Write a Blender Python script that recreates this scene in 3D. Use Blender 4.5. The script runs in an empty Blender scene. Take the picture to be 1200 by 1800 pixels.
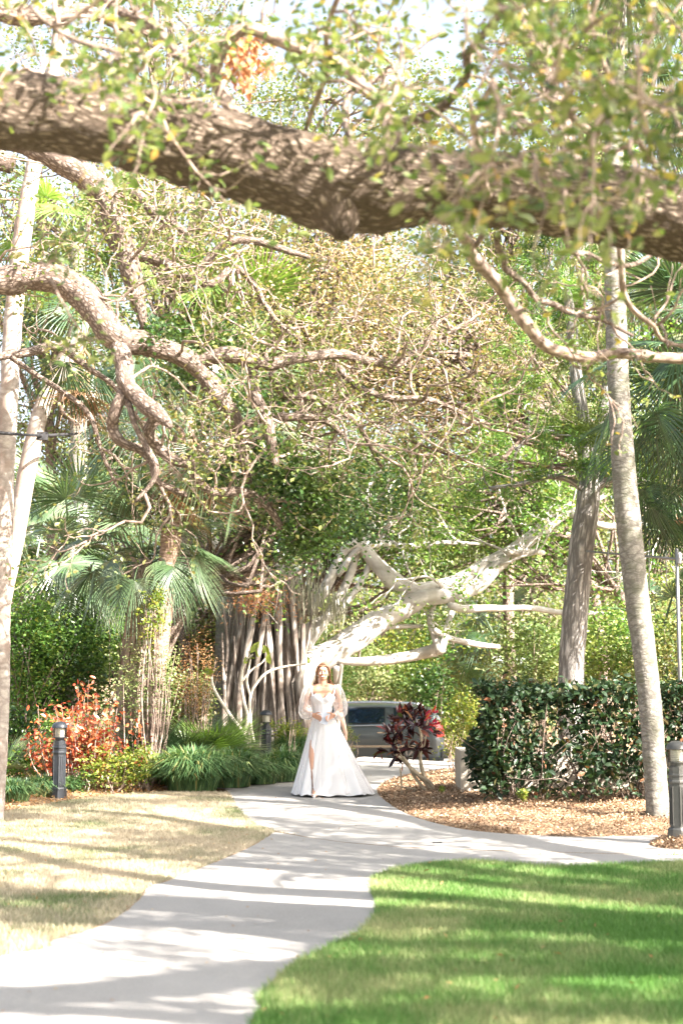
import bpy, bmesh, math, random
import numpy as np
from mathutils import Vector, Matrix, noise, Euler
R = math.radians
rng = np.random.default_rng(7)
random.seed(7)
S = bpy.context.scene
COL = S.collection

# ------------------------------------------------------------------ camera, sky, sun, exposure
CAMH = 1.63
PITCH = math.atan(282 / 2500)
cd = bpy.data.cameras.new('camera')
cam = bpy.data.objects.new('camera', cd); COL.objects.link(cam)
cam.location = (0, 0, CAMH); cam.rotation_euler = (math.pi / 2 + PITCH, 0, 0)
cd.sensor_fit = 'VERTICAL'; cd.sensor_height = 36; cd.sensor_width = 24; cd.lens = 50
cd.clip_start = .1; cd.clip_end = 1000
cd.dof.use_dof = True; cd.dof.focus_distance = 18.6; cd.dof.aperture_fstop = 1.8
S.camera = cam
S.render.resolution_x = 682; S.render.resolution_y = 1024

SUN = Vector((.76, -.52, .66)).normalized()
W = bpy.data.worlds.new('World'); S.world = W; W.use_nodes = True
nt = W.node_tree
sk = nt.nodes.new('ShaderNodeTexSky'); sk.sky_type = 'NISHITA'; sk.sun_disc = False
sk.sun_elevation = math.asin(SUN.z); sk.sun_rotation = math.atan2(SUN.x, SUN.y)
sk.dust_density = 5; sk.air_density = 1.0; sk.ozone_density = 1.0
bg = nt.nodes['Background']; bg.inputs['Strength'].default_value = .085
hs = nt.nodes.new('ShaderNodeHueSaturation'); hs.inputs['Saturation'].default_value = .6   # sky colour made paler and less blue
nt.links.new(sk.outputs[0], hs.inputs['Color']); nt.links.new(hs.outputs[0], bg.inputs[0])
ld = bpy.data.lights.new('sun', 'SUN'); ld.energy = 5.0; ld.angle = R(.45); ld.color = (1, .91, .83)
sun = bpy.data.objects.new('sun', ld); COL.objects.link(sun)
sun.rotation_euler = SUN.to_track_quat('Z', 'Y').to_euler()
S.view_settings.view_transform = 'Standard'; S.view_settings.look = 'None'
S.view_settings.gamma = 1; S.view_settings.use_curve_mapping = False
S.view_settings.exposure = 2.78
S.cycles.max_bounces = 8; S.cycles.transparent_max_bounces = 12

# ------------------------------------------------------------------ pixel to place helpers
CP, SP = math.cos(PITCH), math.sin(PITCH)
def ray(px, py):
    u = (px - 600) / 2500; v = (900 - py) / 2500
    return Vector((u, CP - SP * v, SP + CP * v))
def at(px, py, Y):
    d = ray(px, py); return Vector((0, 0, CAMH)) + d * (Y / d.y)
def gnd(px, py, z=0.):
    d = ray(px, py); return Vector((0, 0, CAMH)) + d * ((z - CAMH) / d.z)
def sz(w, Y): return w / 2500 * Y
def gz(x, y):
    """terrain height"""
    t = min(max((y - 25.5) / 12.0, 0), 1)
    return -.95 * t * t * (3 - 2 * t)

# ------------------------------------------------------------------ materials
def mat(name):
    m = bpy.data.materials.new(name); m.use_nodes = True
    n = m.node_tree; n.nodes.clear()
    out = n.nodes.new('ShaderNodeOutputMaterial')
    return m, n, out
def N(n, t, **kw):
    x = n.nodes.new(t)
    for k, v in kw.items():
        if k.startswith('i_'):
            x.inputs[k[2:].replace('_', ' ')].default_value = v
        else: setattr(x, k, v)
    return x
def ramp(n, stops, fac):
    r = n.nodes.new('ShaderNodeValToRGB'); e = r.color_ramp.elements
    while len(e) > 1: e.remove(e[-1])
    e[0].position = stops[0][0]; e[0].color = (*stops[0][1], 1)
    for p, c in stops[1:]:
        q = e.new(p); q.color = (*c, 1)
    n.links.new(fac, r.inputs[0]); return r.outputs[0]
def mixc(n, fac, a, b, blend='MIX'):
    m = n.nodes.new('ShaderNodeMix'); m.data_type = 'RGBA'; m.blend_type = blend
    for s, i in ((fac, 0), (a, 6), (b, 7)):
        if isinstance(s, (int, float)): m.inputs[i].default_value = s
        elif isinstance(s, tuple): m.inputs[i].default_value = (*s, 1)
        else: n.links.new(s, m.inputs[i])
    return m.outputs[2]
def noise_tex(n, scale, detail=4, rough=.6, vec=None, out='Fac'):
    t = n.nodes.new('ShaderNodeTexNoise'); t.inputs['Scale'].default_value = scale
    t.inputs['Detail'].default_value = detail; t.inputs['Roughness'].default_value = rough
    if vec is not None: n.links.new(vec, t.inputs['Vector'])
    return t.outputs[out]
def pos(n): return n.nodes.new('ShaderNodeNewGeometry').outputs['Position']

def leaf_mat(name, stops, trans=.35, rough=.42, spec=.5, clump=None, tcol=(1.15, 1.2, .55)):
    """stops: colour by leaf. clump: (colour, threshold) larger areas tinted by another colour."""
    m, n, out = mat(name)
    g = n.nodes.new('ShaderNodeNewGeometry')
    c = ramp(n, stops, g.outputs['Random Per Island'])
    if clump:
        f = noise_tex(n, clump[1], 2, .5, g.outputs['Position'])
        f2 = n.nodes.new('ShaderNodeMapRange'); f2.inputs[1].default_value = clump[2]; f2.inputs[2].default_value = clump[2] + .12
        n.links.new(f, f2.inputs[0])
        c = mixc(n, f2.outputs[0], c, mixc(n, .6, c, clump[0]))
    p = N(n, 'ShaderNodeBsdfPrincipled'); p.inputs['Roughness'].default_value = rough
    p.inputs['Specular IOR Level'].default_value = spec
    n.links.new(c, p.inputs['Base Color'])
    t = N(n, 'ShaderNodeBsdfTranslucent')
    n.links.new(mixc(n, 1., c, tcol, 'MULTIPLY'), t.inputs[0])
    mx = N(n, 'ShaderNodeMixShader'); mx.inputs[0].default_value = trans
    n.links.new(p.outputs[0], mx.inputs[1]); n.links.new(t.outputs[0], mx.inputs[2])
    n.links.new(mx.outputs[0], out.inputs[0]); return m

def bark_mat(name, dark, light, along=6., across=14., bump=.6, dist=.03, blot=None, crack=.25, cw=.55):
    m, n, out = mat(name)
    uv = n.nodes.new('ShaderNodeUVMap')
    mp = N(n, 'ShaderNodeMapping'); mp.inputs['Scale'].default_value = (across, along, 1)
    n.links.new(uv.outputs[0], mp.inputs[0])
    wv = noise_tex(n, 1.2, 3, .6, mp.outputs[0], 'Color')
    wm = mixc(n, .45, mp.outputs[0], wv, 'LINEAR_LIGHT')
    v = N(n, 'ShaderNodeTexVoronoi', feature='DISTANCE_TO_EDGE'); v.inputs['Scale'].default_value = 1
    n.links.new(wm, v.inputs['Vector'])
    r = N(n, 'ShaderNodeMapRange'); r.inputs[2].default_value = crack
    n.links.new(v.outputs['Distance'], r.inputs[0])
    f = noise_tex(n, 3.5, 5, .7, mp.outputs[0])
    r.inputs[3].default_value = 1 - cw
    mul = N(n, 'ShaderNodeMath', operation='MULTIPLY'); n.links.new(r.outputs[0], mul.inputs[0]); n.links.new(f, mul.inputs[1])
    c = ramp(n, [(0., tuple(x * .55 for x in dark)), (.25, dark), (.62, light)], mul.outputs[0])
    if blot:
        b = noise_tex(n, blot[1], 3, .6, pos(n))
        br = N(n, 'ShaderNodeMapRange'); br.inputs[1].default_value = .48; br.inputs[2].default_value = .62
        n.links.new(b, br.inputs[0])
        c = mixc(n, br.outputs[0], c, mixc(n, .65, c, blot[0]))
    p = N(n, 'ShaderNodeBsdfPrincipled'); p.inputs['Roughness'].default_value = .9
    p.inputs['Specular IOR Level'].default_value = .2
    n.links.new(c, p.inputs['Base Color'])
    bp = N(n, 'ShaderNodeBump'); bp.inputs['Strength'].default_value = bump; bp.inputs['Distance'].default_value = dist
    n.links.new(mul.outputs[0], bp.inputs['Height']); n.links.new(bp.outputs[0], p.inputs['Normal'])
    n.links.new(p.outputs[0], out.inputs[0]); return m

def plain(name, col, rough=.5, metal=0., spec=.5, var=0., vscale=8., bump=0., bscale=60., coat=0.):
    m, n, out = mat(name)
    p = N(n, 'ShaderNodeBsdfPrincipled'); p.inputs['Roughness'].default_value = rough
    p.inputs['Metallic'].default_value = metal; p.inputs['Specular IOR Level'].default_value = spec
    p.inputs['Coat Weight'].default_value = coat
    f = noise_tex(n, vscale, 5, .65, pos(n))
    lo = tuple(max(0, c * (1 - var)) for c in col); hi = tuple(c * (1 + var) for c in col)
    n.links.new(ramp(n, [(.3, lo), (.7, hi)], f), p.inputs['Base Color'])
    if bump:
        b = noise_tex(n, bscale, 4, .6, pos(n))
        bp = N(n, 'ShaderNodeBump'); bp.inputs['Strength'].default_value = bump; bp.inputs['Distance'].default_value = .01
        n.links.new(b, bp.inputs['Height']); n.links.new(bp.outputs[0], p.inputs['Normal'])
    n.links.new(p.outputs[0], out.inputs[0]); return m

M = {}
M['oak_bark'] = bark_mat('oak_bark', (.13, .098, .072), (.62, .51, .40), along=11, across=30, bump=1., dist=.05, crack=.36, cw=.88)
M['oak_bark2'] = bark_mat('oak_bark_pale', (.14, .105, .085), (.47, .385, .32), along=14, across=34, bump=1., dist=.02, crack=.3, cw=.75)
M['twig'] = bark_mat('twig_bark', (.17, .125, .10), (.43, .345, .285), along=8, across=20, bump=.3, dist=.005)
M['banyan'] = bark_mat('banyan_bark', (.36, .34, .31), (.60, .58, .54), along=1.2, across=2.5, bump=.3, dist=.02, blot=((.3, .28, .22), 2.5))
M['banyan_root'] = bark_mat('banyan_root_bark', (.15, .125, .105), (.44, .40, .355), along=1.2, across=7, bump=.5, dist=.03, blot=((.12, .09, .07), 2.5))
M['palm_bark'] = bark_mat('palm_bark', (.17, .16, .14), (.32, .305, .27), along=16, across=9, bump=.8, dist=.015, cw=.6, blot=((.13, .135, .095), 5))
M['white_bark'] = bark_mat('white_bark', (.30, .26, .23), (.50, .455, .40), along=9, across=6, bump=.35, dist=.01, blot=((.28, .21, .17), 3.2))
M['boot'] = bark_mat('palm_boot', (.16, .12, .085), (.40, .33, .26), along=4, across=20, bump=.5, dist=.01)
M['palm_brown'] = bark_mat('palm_brown_bark', (.17, .115, .08), (.36, .27, .20), along=30, across=5, bump=.5, dist=.015)
M['pine_bark'] = bark_mat('pine_bark', (.20, .19, .175), (.60, .57, .53), along=2.6, across=22, bump=1., dist=.03, crack=.3, cw=.75)

oakst = [(0, (.045, .085, .015)), (.35, (.085, .14, .028)), (.62, (.14, .18, .04)), (.8, (.22, .19, .06)), (.93, (.30, .17, .05)), (1, (.36, .26, .09))]
M['oak_leaf'] = leaf_mat('oak_leaf', oakst, .35, .38, .6)
M['oak_leaf_near'] = leaf_mat('oak_leaf_near', [(0, (.055, .10, .028)), (.45, (.12, .17, .05)), (.9, (.24, .27, .11)), (.98, (.46, .36, .10)), (1, (.46, .26, .10))], .38, .24, .8)
M['gold_leaf'] = leaf_mat('gold_leaf', [(0, (.08, .11, .03)), (.25, (.17, .17, .06)), (.55, (.32, .25, .13)), (.8, (.44, .31, .20)), (1, (.52, .36, .26))], .32, .42, .5, clump=((.09, .15, .035), .45, .54))
M['bright_leaf'] = leaf_mat('bright_leaf', [(0, (0.054, 0.132, 0.024)), (.5, (0.108, 0.228, 0.042)), (.85, (0.180, 0.300, 0.060)), (1, (0.324, 0.336, 0.084))], .30, .38, .5, clump=((.20, .22, .06), .5, .52))
M['pale_leaf'] = leaf_mat('pale_leaf', [(0, (0.130, 0.195, 0.065)), (.5, (0.234, 0.286, 0.117)), (1, (0.390, 0.377, 0.182))], .30, .5, .4, clump=((.08, .15, .03), .6, .5))
M['dark_leaf'] = leaf_mat('dark_leaf', [(0, (.018, .05, .012)), (.6, (.04, .095, .02)), (1, (.09, .15, .03))], .3, .35, .6, clump=((.10, .15, .03), .8, .54))
M['olive_leaf'] = leaf_mat('olive_leaf', [(0, (0.081, 0.121, 0.034)), (.6, (0.162, 0.203, 0.061)), (1, (0.351, 0.297, 0.121))], .30, .42, .5, clump=((.13, .19, .05), .6, .52))
M['hedge_leaf'] = leaf_mat('hedge_leaf', [(0, (.012, .032, .014)), (.6, (.024, .052, .02)), (.86, (.045, .075, .024)), (.95, (.10, .08, .035)), (1, (.20, .085, .045))], .16, .48, .35)
M['yellow_leaf'] = leaf_mat('yellow_leaf', [(0, (.09, .17, .03)), (.5, (.20, .27, .045)), (1, (.42, .38, .09))], .4, .4, .5)
M['rust_leaf'] = leaf_mat('rust_leaf', [(0, (0.220, 0.035, 0.025)), (.4, (0.380, 0.075, 0.030)), (.75, (0.480, 0.150, 0.060)), (.92, (0.500, 0.300, 0.160)), (1, (0.200, 0.220, 0.060))], .35, .4, .5, tcol=(1.1, .9, .6))
M['croton_leaf'] = leaf_mat('croton_leaf', [(0, (.035, .012, .016)), (.45, (.075, .016, .022)), (.7, (.19, .022, .03)), (.88, (.33, .08, .05)), (1, (.40, .16, .09))], .2, .3, .7, tcol=(1.3, .5, .4))
M['croton_red'] = leaf_mat('croton_red', [(0, (.32, .012, .04)), (.7, (.45, .02, .06)), (1, (.5, .10, .03))], .3, .3, .7, tcol=(1.3, .5, .4))
M['liriope'] = leaf_mat('liriope_blade', [(0, (.045, .11, .045)), (.6, (.10, .19, .075)), (.93, (.20, .28, .12)), (1, (.42, .36, .14))], .3, .28, .8)
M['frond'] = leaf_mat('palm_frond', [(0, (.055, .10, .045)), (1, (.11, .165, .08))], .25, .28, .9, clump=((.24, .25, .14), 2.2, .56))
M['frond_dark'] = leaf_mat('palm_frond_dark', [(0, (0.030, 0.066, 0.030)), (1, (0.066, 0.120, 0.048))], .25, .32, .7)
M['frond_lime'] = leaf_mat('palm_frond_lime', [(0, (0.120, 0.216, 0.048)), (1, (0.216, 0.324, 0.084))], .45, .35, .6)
M['frond_dead'] = leaf_mat('palm_frond_dead', [(0, (.20, .12, .065)), (1, (.36, .25, .15))], .25, .7, .2, tcol=(1, .8, .5))
M['moss'] = leaf_mat('moss', [(0, (.22, .23, .17)), (1, (.38, .37, .28))], .35, .8, .1, tcol=(1, 1, .8))
M['mulch'] = leaf_mat('mulch_chip', [(0, (.12, .07, .045)), (.35, (.25, .15, .09)), (.75, (.42, .29, .18)), (1, (.58, .46, .33))], .05, .75, .2)
M['dry_leaf'] = leaf_mat('dry_leaf', [(0, (.20, .09, .04)), (.6, (.36, .19, .08)), (1, (.48, .34, .18))], .25, .6, .3)
M['dead_oak_leaf'] = leaf_mat('dead_oak_leaf', [(0, (.34, .15, .07)), (.6, (.46, .24, .12)), (1, (.5, .36, .22))], .35, .6, .3, tcol=(1.1, .8, .5))

def blade_mat(name, green, straw, lo, hi, sc):
    m, n, out = mat(name)
    P_ = pos(n)
    f = noise_tex(n, sc, 4, .6, P_)
    g = n.nodes.new('ShaderNodeNewGeometry').outputs['Random Per Island']
    a = N(n, 'ShaderNodeMath', operation='MULTIPLY_ADD'); a.inputs[1].default_value = .22; n.links.new(g, a.inputs[0]); n.links.new(f, a.inputs[2])
    mr = N(n, 'ShaderNodeMapRange'); mr.inputs[1].default_value = lo; mr.inputs[2].default_value = hi; n.links.new(a.outputs[0], mr.inputs[0])
    c = mixc(n, mr.outputs[0], green, straw)
    d = N(n, 'ShaderNodeBsdfPrincipled'); d.inputs['Roughness'].default_value = .6; n.links.new(c, d.inputs['Base Color'])
    t = N(n, 'ShaderNodeBsdfTranslucent'); n.links.new(c, t.inputs[0])
    mx = N(n, 'ShaderNodeMixShader'); mx.inputs[0].default_value = .35
    n.links.new(d.outputs[0], mx.inputs[1]); n.links.new(t.outputs[0], mx.inputs[2]); n.links.new(mx.outputs[0], out.inputs[0])
    return m
M['grass_green'] = blade_mat('grass_green', (.10, .23, .04), (.42, .42, .20), .55, .82, .85)
M['grass_straw'] = blade_mat('grass_straw', (.10, .17, .045), (.50, .43, .31), .38, .62, .7)
M['steel_black'] = plain('bollard_black', (.022, .026, .032), .38, .0, .5, .2, 12)
M['bollard_bronze'] = plain('bollard_bronze', (.075, .076, .07), .38, .2, .5, .15, 12)
M['diffuser'] = plain('diffuser', (.66, .64, .58), .25, 0, .5, .05)
M['wall'] = plain('rendered_wall', (.42, .38, .31), .9, 0, .2, .2, 3, .3, 90)
M['dress'] = plain('dress_tulle', (.64, .645, .655), .85, 0, .2, .03, 4)
M['satin'] = plain('bodice_satin', (.66, .66, .67), .4, 0, .4, .02, 4)
M['skin'] = plain('skin', (.47, .265, .18), .5, 0, .4, .08, 14)
M['skin_pale'] = plain('skin_pale', (.58, .37, .27), .5, 0, .4, .06, 14)
M['hair'] = plain('hair', (.20, .105, .055), .42, 0, .5, .45, 40)
M['paper'] = plain('paper', (.50, .55, .64), .8, 0, .2, .01)
M['white'] = plain('white', (.8, .79, .77), .5)
M['eye'] = plain('iris', (.05, .03, .02), .2)
M['lips'] = plain('lips', (.42, .11, .09), .4)
M['brow'] = plain('brow', (.10, .05, .03), .7)
M['silver'] = plain('car_silver', (.095, .115, .13), .28, .6, .6, .04, 1, 0, 1, .6)
M['chrome'] = plain('chrome', (.65, .66, .68), .15, 1.)
M['carglass'] = plain('car_glass', (.008, .018, .035), .03, 0, 1., 0)
M['rubber'] = plain('rubber', (.02, .02, .02), .8)
M['tail_red'] = plain('tail_red', (.6, .03, .02), .2, 0, .8)
M['alloy'] = plain('alloy', (.45, .45, .46), .3, .9)
M['pole'] = plain('galvanised', (.25, .25, .25), .4, .7, .5, .1)
M['cable'] = plain('cable', (.025, .025, .028), .6)
M['crotonstem'] = plain('croton_stem', (.36, .30, .21), .8, 0, .2, .3, 20)
M['palestem'] = plain('pale_stem', (.52, .47, .39), .7, 0, .3, .25, 14)

def sheer_mat():
    m, n, out = mat('sheer_tulle')
    d = N(n, 'ShaderNodeBsdfDiffuse'); d.inputs[0].default_value = (.82, .80, .79, 1)
    t = N(n, 'ShaderNodeBsdfTranslucent'); t.inputs[0].default_value = (.82, .80, .79, 1)
    mx = N(n, 'ShaderNodeMixShader'); mx.inputs[0].default_value = .4
    n.links.new(d.outputs[0], mx.inputs[1]); n.links.new(t.outputs[0], mx.inputs[2])
    tr = N(n, 'ShaderNodeBsdfTransparent')
    lw = N(n, 'ShaderNodeLayerWeight'); lw.inputs[0].default_value = .35
    r = N(n, 'ShaderNodeMapRange'); r.inputs[3].default_value = .22; r.inputs[4].default_value = .75
    n.links.new(lw.outputs['Facing'], r.inputs[0])
    m2 = N(n, 'ShaderNodeMixShader'); n.links.new(r.outputs[0], m2.inputs[0])
    n.links.new(tr.outputs[0], m2.inputs[1]); n.links.new(mx.outputs[0], m2.inputs[2])
    n.links.new(m2.outputs[0], out.inputs[0]); return m
M['sheer'] = sheer_mat()
def glass_mat():
    m, n, out = mat('lamp_glass')
    t = N(n, 'ShaderNodeBsdfTransparent'); t.inputs[0].default_value = (.93, .93, .90, 1)
    g = N(n, 'ShaderNodeBsdfGlossy'); g.inputs['Roughness'].default_value = .05
    f = N(n, 'ShaderNodeFresnel'); mx = N(n, 'ShaderNodeMixShader')
    n.links.new(f.outputs[0], mx.inputs[0]); n.links.new(t.outputs[0], mx.inputs[1]); n.links.new(g.outputs[0], mx.inputs[2])
    n.links.new(mx.outputs[0], out.inputs[0]); return m
M['glass'] = glass_mat()

def ground_mat(name, c1, c2, c3, s1, s2, bump=.5, lo=.4, hi=.6):
    m, n, out = mat(name); P_ = pos(n)
    a = noise_tex(n, s1, 5, .6, P_); b = noise_tex(n, s2, 5, .75, P_)
    mr = N(n, 'ShaderNodeMapRange'); mr.inputs[1].default_value = lo; mr.inputs[2].default_value = hi; n.links.new(a, mr.inputs[0])
    c = mixc(n, mr.outputs[0], c1, c2)
    f2 = N(n, 'ShaderNodeMapRange'); f2.inputs[1].default_value = .42; f2.inputs[2].default_value = .66; n.links.new(b, f2.inputs[0])
    c = mixc(n, f2.outputs[0], c, c3)
    p = N(n, 'ShaderNodeBsdfPrincipled'); p.inputs['Roughness'].default_value = .95; p.inputs['Specular IOR Level'].default_value = .15
    n.links.new(c, p.inputs['Base Color'])
    bp = N(n, 'ShaderNodeBump'); bp.inputs['Strength'].default_value = bump; bp.inputs['Distance'].default_value = .03
    n.links.new(b, bp.inputs['Height']); n.links.new(bp.outputs[0], p.inputs['Normal']); n.links.new(p.outputs[0], out.inputs[0]); return m
M['litter'] = ground_mat('leaf_litter', (.16, .10, .06), (.28, .19, .11), (.40, .30, .19), .8, 22, .8)
M['mulch_bed'] = ground_mat('mulch_bed', (.13, .08, .05), (.24, .15, .09), (.42, .31, .2), 2, 40, 1.)
M['lawn_g'] = ground_mat('lawn_right', (.08, .16, .03), (.36, .30, .18), (.22, .22, .09), .8, 60, .6, .40, .62)
M['lawn_s'] = ground_mat('lawn_left', (.13, .17, .05), (.40, .33, .23), (.48, .41, .30), .7, 55, .6, .3, .55)
M['road'] = ground_mat('asphalt', (.16, .16, .155), (.20, .195, .185), (.25, .24, .22), .5, 30, .3)
M['concrete'] = ground_mat('concrete', (.215, .207, .193), (.30, .291, .275), (.335, .325, .305), .9, 120, .25, .25, .75)

# ------------------------------------------------------------------ object helpers
def link(o): COL.objects.link(o); return o
def thing(name, label, cat, loc, group=None):
    o = bpy.data.objects.new(name, None); o.location = loc; o.empty_display_size = .2
    link(o); o['label'] = label; o['category'] = cat
    if group: o['group'] = group
    return o
def tag(o, label, cat, group=None):
    o['label'] = label; o['category'] = cat
    if group: o['group'] = group
    return o
def world_loc(o):
    v = Vector((0, 0, 0))
    while o is not None: v += Vector(o.location); o = o.parent
    return v
class MB:
    """mesh collector"""
    def __init__(s): s.v = []; s.f = []; s.uv = []; s.n = 0
    def add(s, verts, faces, uv=None):
        verts = np.asarray(verts, dtype=np.float32).reshape(-1, 3)
        faces = np.asarray(faces, dtype=np.int32)
        if faces.shape[1] == 3: faces = np.concatenate([faces, -np.ones((len(faces), 1), np.int32) - s.n], 1)
        s.v.append(verts); s.f.append(faces + s.n); s.n += len(verts)
        s.uv.append(np.zeros((len(verts), 2), np.float32) if uv is None else np.asarray(uv, np.float32))
    def mesh(s, name, origin=(0, 0, 0), smooth=True):
        v = np.concatenate(s.v) - np.array(origin, np.float32)
        f = np.concatenate(s.f); uv = np.concatenate(s.uv)
        tri = f[:, 3] < 0
        ln = np.where(tri, 3, 4).astype(np.int32)
        fl = f.ravel(); keep = fl >= 0
        loops = fl[keep].astype(np.int32)
        me = bpy.data.meshes.new(name)
        me.vertices.add(len(v)); me.vertices.foreach_set('co', v.ravel())
        me.loops.add(len(loops)); me.loops.foreach_set('vertex_index', loops)
        me.polygons.add(len(ln))
        me.polygons.foreach_set('loop_start', np.concatenate([[0], np.cumsum(ln)[:-1]]).astype(np.int32))
        me.polygons.foreach_set('loop_total', ln)
        me.polygons.foreach_set('use_smooth', np.full(len(ln), smooth))
        l = me.uv_layers.new(name='UVMap'); l.data.foreach_set('uv', uv[loops].ravel())
        me.update(calc_edges=True); me.validate(); return me
    def build(s, name, m, parent=None, smooth=True, kind=None, loc=None, auto=None):
        o0 = world_loc(parent) if parent is not None else (Vector(loc) if loc is not None else Vector((0, 0, 0)))
        me = s.mesh(name, o0, smooth); me.materials.append(M[m] if isinstance(m, str) else m)
        o = bpy.data.objects.new(name, me); link(o)
        if parent is not None: o.parent = parent
        else: o.location = o0
        if kind: o['kind'] = kind
        if auto: me.set_sharp_from_angle(angle=R(auto))
        return o
def box(mb, c, s, rz=0, bev=0.):
    x, y, z = [k / 2 for k in s]
    v = [(i * x, j * y, k * z) for k in (-1, 1) for j in (-1, 1) for i in (-1, 1)]
    ca, sa = math.cos(rz), math.sin(rz)
    v = [(c[0] + a * ca - b * sa, c[1] + a * sa + b * ca, c[2] + d) for a, b, d in v]
    mb.add(v, [(0, 2, 3, 1), (4, 5, 7, 6), (0, 1, 5, 4), (2, 6, 7, 3), (0, 4, 6, 2), (1, 3, 7, 5)])
def catmull(pts, step):
    """pts (n,k) -> resampled with spacing about step"""
    pts = np.asarray(pts, float)
    if len(pts) < 3:
        L = np.linalg.norm(pts[-1, :3] - pts[0, :3]); k = max(2, int(L / step) + 1)
        t = np.linspace(0, 1, k)[:, None]; return pts[0] * (1 - t) + pts[-1] * t
    P = np.concatenate([[2 * pts[0] - pts[1]], pts, [2 * pts[-1] - pts[-2]]])
    out = []
    for i in range(1, len(P) - 2):
        p0, p1, p2, p3 = P[i - 1:i + 3]
        k = max(1, int(np.linalg.norm((p2 - p1)[:3]) / step))
        for t in np.arange(k) / k:
            out.append(.5 * ((2 * p1) + (-p0 + p2) * t + (2 * p0 - 5 * p1 + 4 * p2 - p3) * t * t + (-p0 + 3 * p1 - 3 * p2 + p3) * t ** 3))
    out.append(P[-2]); return np.array(out)
def tube(mb, pts, rad, n=8, cap=True, disp=None, seam=(0, 0, 1)):
    """pts (k,3), rad (k,). disp(p, nrm)->extra radius factor"""
    pts = np.asarray(pts, float); rad = np.asarray(rad, float); k = len(pts)
    T = np.gradient(pts, axis=0); T /= np.linalg.norm(T, axis=1)[:, None] + 1e-9
    s = np.array(seam, float)
    if abs(T[0] @ s) > .9: s = np.array((0, 1., 0))
    U = np.zeros((k, 3)); u = s - T[0] * (T[0] @ s); u /= np.linalg.norm(u) + 1e-9
    for i in range(k):
        u = u - T[i] * (T[i] @ u); u /= np.linalg.norm(u) + 1e-9; U[i] = u
    V = np.cross(T, U)
    a = np.linspace(0, 2 * math.pi, n + 1)
    nr = np.cos(a)[None, :, None] * U[:, None] + np.sin(a)[None, :, None] * V[:, None]
    rr = np.repeat(rad[:, None], n + 1, 1)
    if disp is not None:
        P0 = pts[:, None] + nr * rr[..., None]
        for i in range(k):
            for j in range(n):
                rr[i, j] *= 1 + disp(P0[i, j], i, a[j])
            rr[i, n] = rr[i, 0]
    v = pts[:, None] + nr * rr[..., None]
    L = np.concatenate([[0], np.cumsum(np.linalg.norm(np.diff(pts, axis=0), axis=1))])
    circ = 2 * math.pi * max(rad.mean(), 1e-3)
    uv = np.stack(np.broadcast_arrays((a / (2 * math.pi) * circ)[None, :], L[:, None]), -1)
    i, j = np.meshgrid(np.arange(k - 1), np.arange(n), indexing='ij')
    b = (i * (n + 1) + j).ravel()
    f = np.stack([b, b + 1, b + n + 2, b + n + 1], 1)
    v = v.reshape(-1, 3); uv = uv.reshape(-1, 2)
    if cap:
        v = np.concatenate([v, [pts[0] - T[0] * rad[0] * .4, pts[-1] + T[-1] * rad[-1] * .4]]); uv = np.concatenate([uv, [[0, 0], [0, L[-1]]]])
        q = len(v)
        c0 = [(q - 2, j + 1, j) for j in range(n)]; c1 = [(q - 1, (k - 1) * (n + 1) + j, (k - 1) * (n + 1) + j + 1) for j in range(n)]
        mb.add(v[:], f, uv)
        m_ = np.array([(a_, b_, c_, -1 - mb.n + 0) for a_, b_, c_ in c0 + c1], np.int64)
        # caps reference the block just added
        base = mb.n - len(v)
        fc = np.array(c0 + c1, np.int32) + base
        mb.f.append(np.concatenate([fc, -np.ones((len(fc), 1), np.int32)], 1))
    else: mb.add(v, f, uv)
def lathe(mb, prof, c, n=16, rz=0.):
    """prof [(r,z)...] about vertical axis"""
    a = np.arange(n + 1) / n * 2 * math.pi + rz
    v = np.array([[(c[0] + r * math.cos(t), c[1] + r * math.sin(t), c[2] + z) for t in a] for r, z in prof]).reshape(-1, 3)
    k = len(prof); i, j = np.meshgrid(np.arange(k - 1), np.arange(n), indexing='ij'); b = (i * (n + 1) + j).ravel()
    mb.add(v, np.stack([b, b + 1, b + n + 2, b + n + 1], 1))
def limb_px(data, Y0, Y1=None):
    """pixel centre-line (px,py,width px[,Y]) to world pts + radii"""
    out = []
    for i, d in enumerate(data):
        t = i / max(1, len(data) - 1)
        Y = d[3] if len(d) > 3 else (Y0 + (0 if Y1 is None else (Y1 - Y0) * t))
        p = at(d[0], d[1], Y); out.append((p.x, p.y, p.z, sz(d[2], Y) / 2))
    return np.array(out)

# leaves ------------------------------------------------------------
RH = np.array([(0, 0, 0), (.42, -.34, .07), (1, 0, -.03), (.42, .34, .07)], np.float32)
RHF = np.array([(0, 1, 2), (0, 2, 3)], np.int32)
EL = np.array([(0, 0, 0), (.28, -.22, .05), (.68, -.22, .04), (1, 0, -.08), (.68, .22, .04), (.28, .22, .05), (.5, 0, 0)], np.float32)
ELF = np.array([(0, 1, 6), (1, 2, 6), (2, 3, 6), (3, 4, 6), (4, 5, 6), (5, 0, 6)], np.int32)
def frames(n, up=.5, hang=0.):
    """random leaf frames: x axis along leaf, z axis leaf normal"""
    z = rng.normal(size=(n, 3)); z[:, 2] = np.abs(z[:, 2]) + up; z /= np.linalg.norm(z, axis=1)[:, None]
    x = rng.normal(size=(n, 3)); x[:, 2] -= hang; x -= z * (x * z).sum(1)[:, None]; x /= np.linalg.norm(x, axis=1)[:, None] + 1e-9
    return x, np.cross(z, x), z
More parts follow.
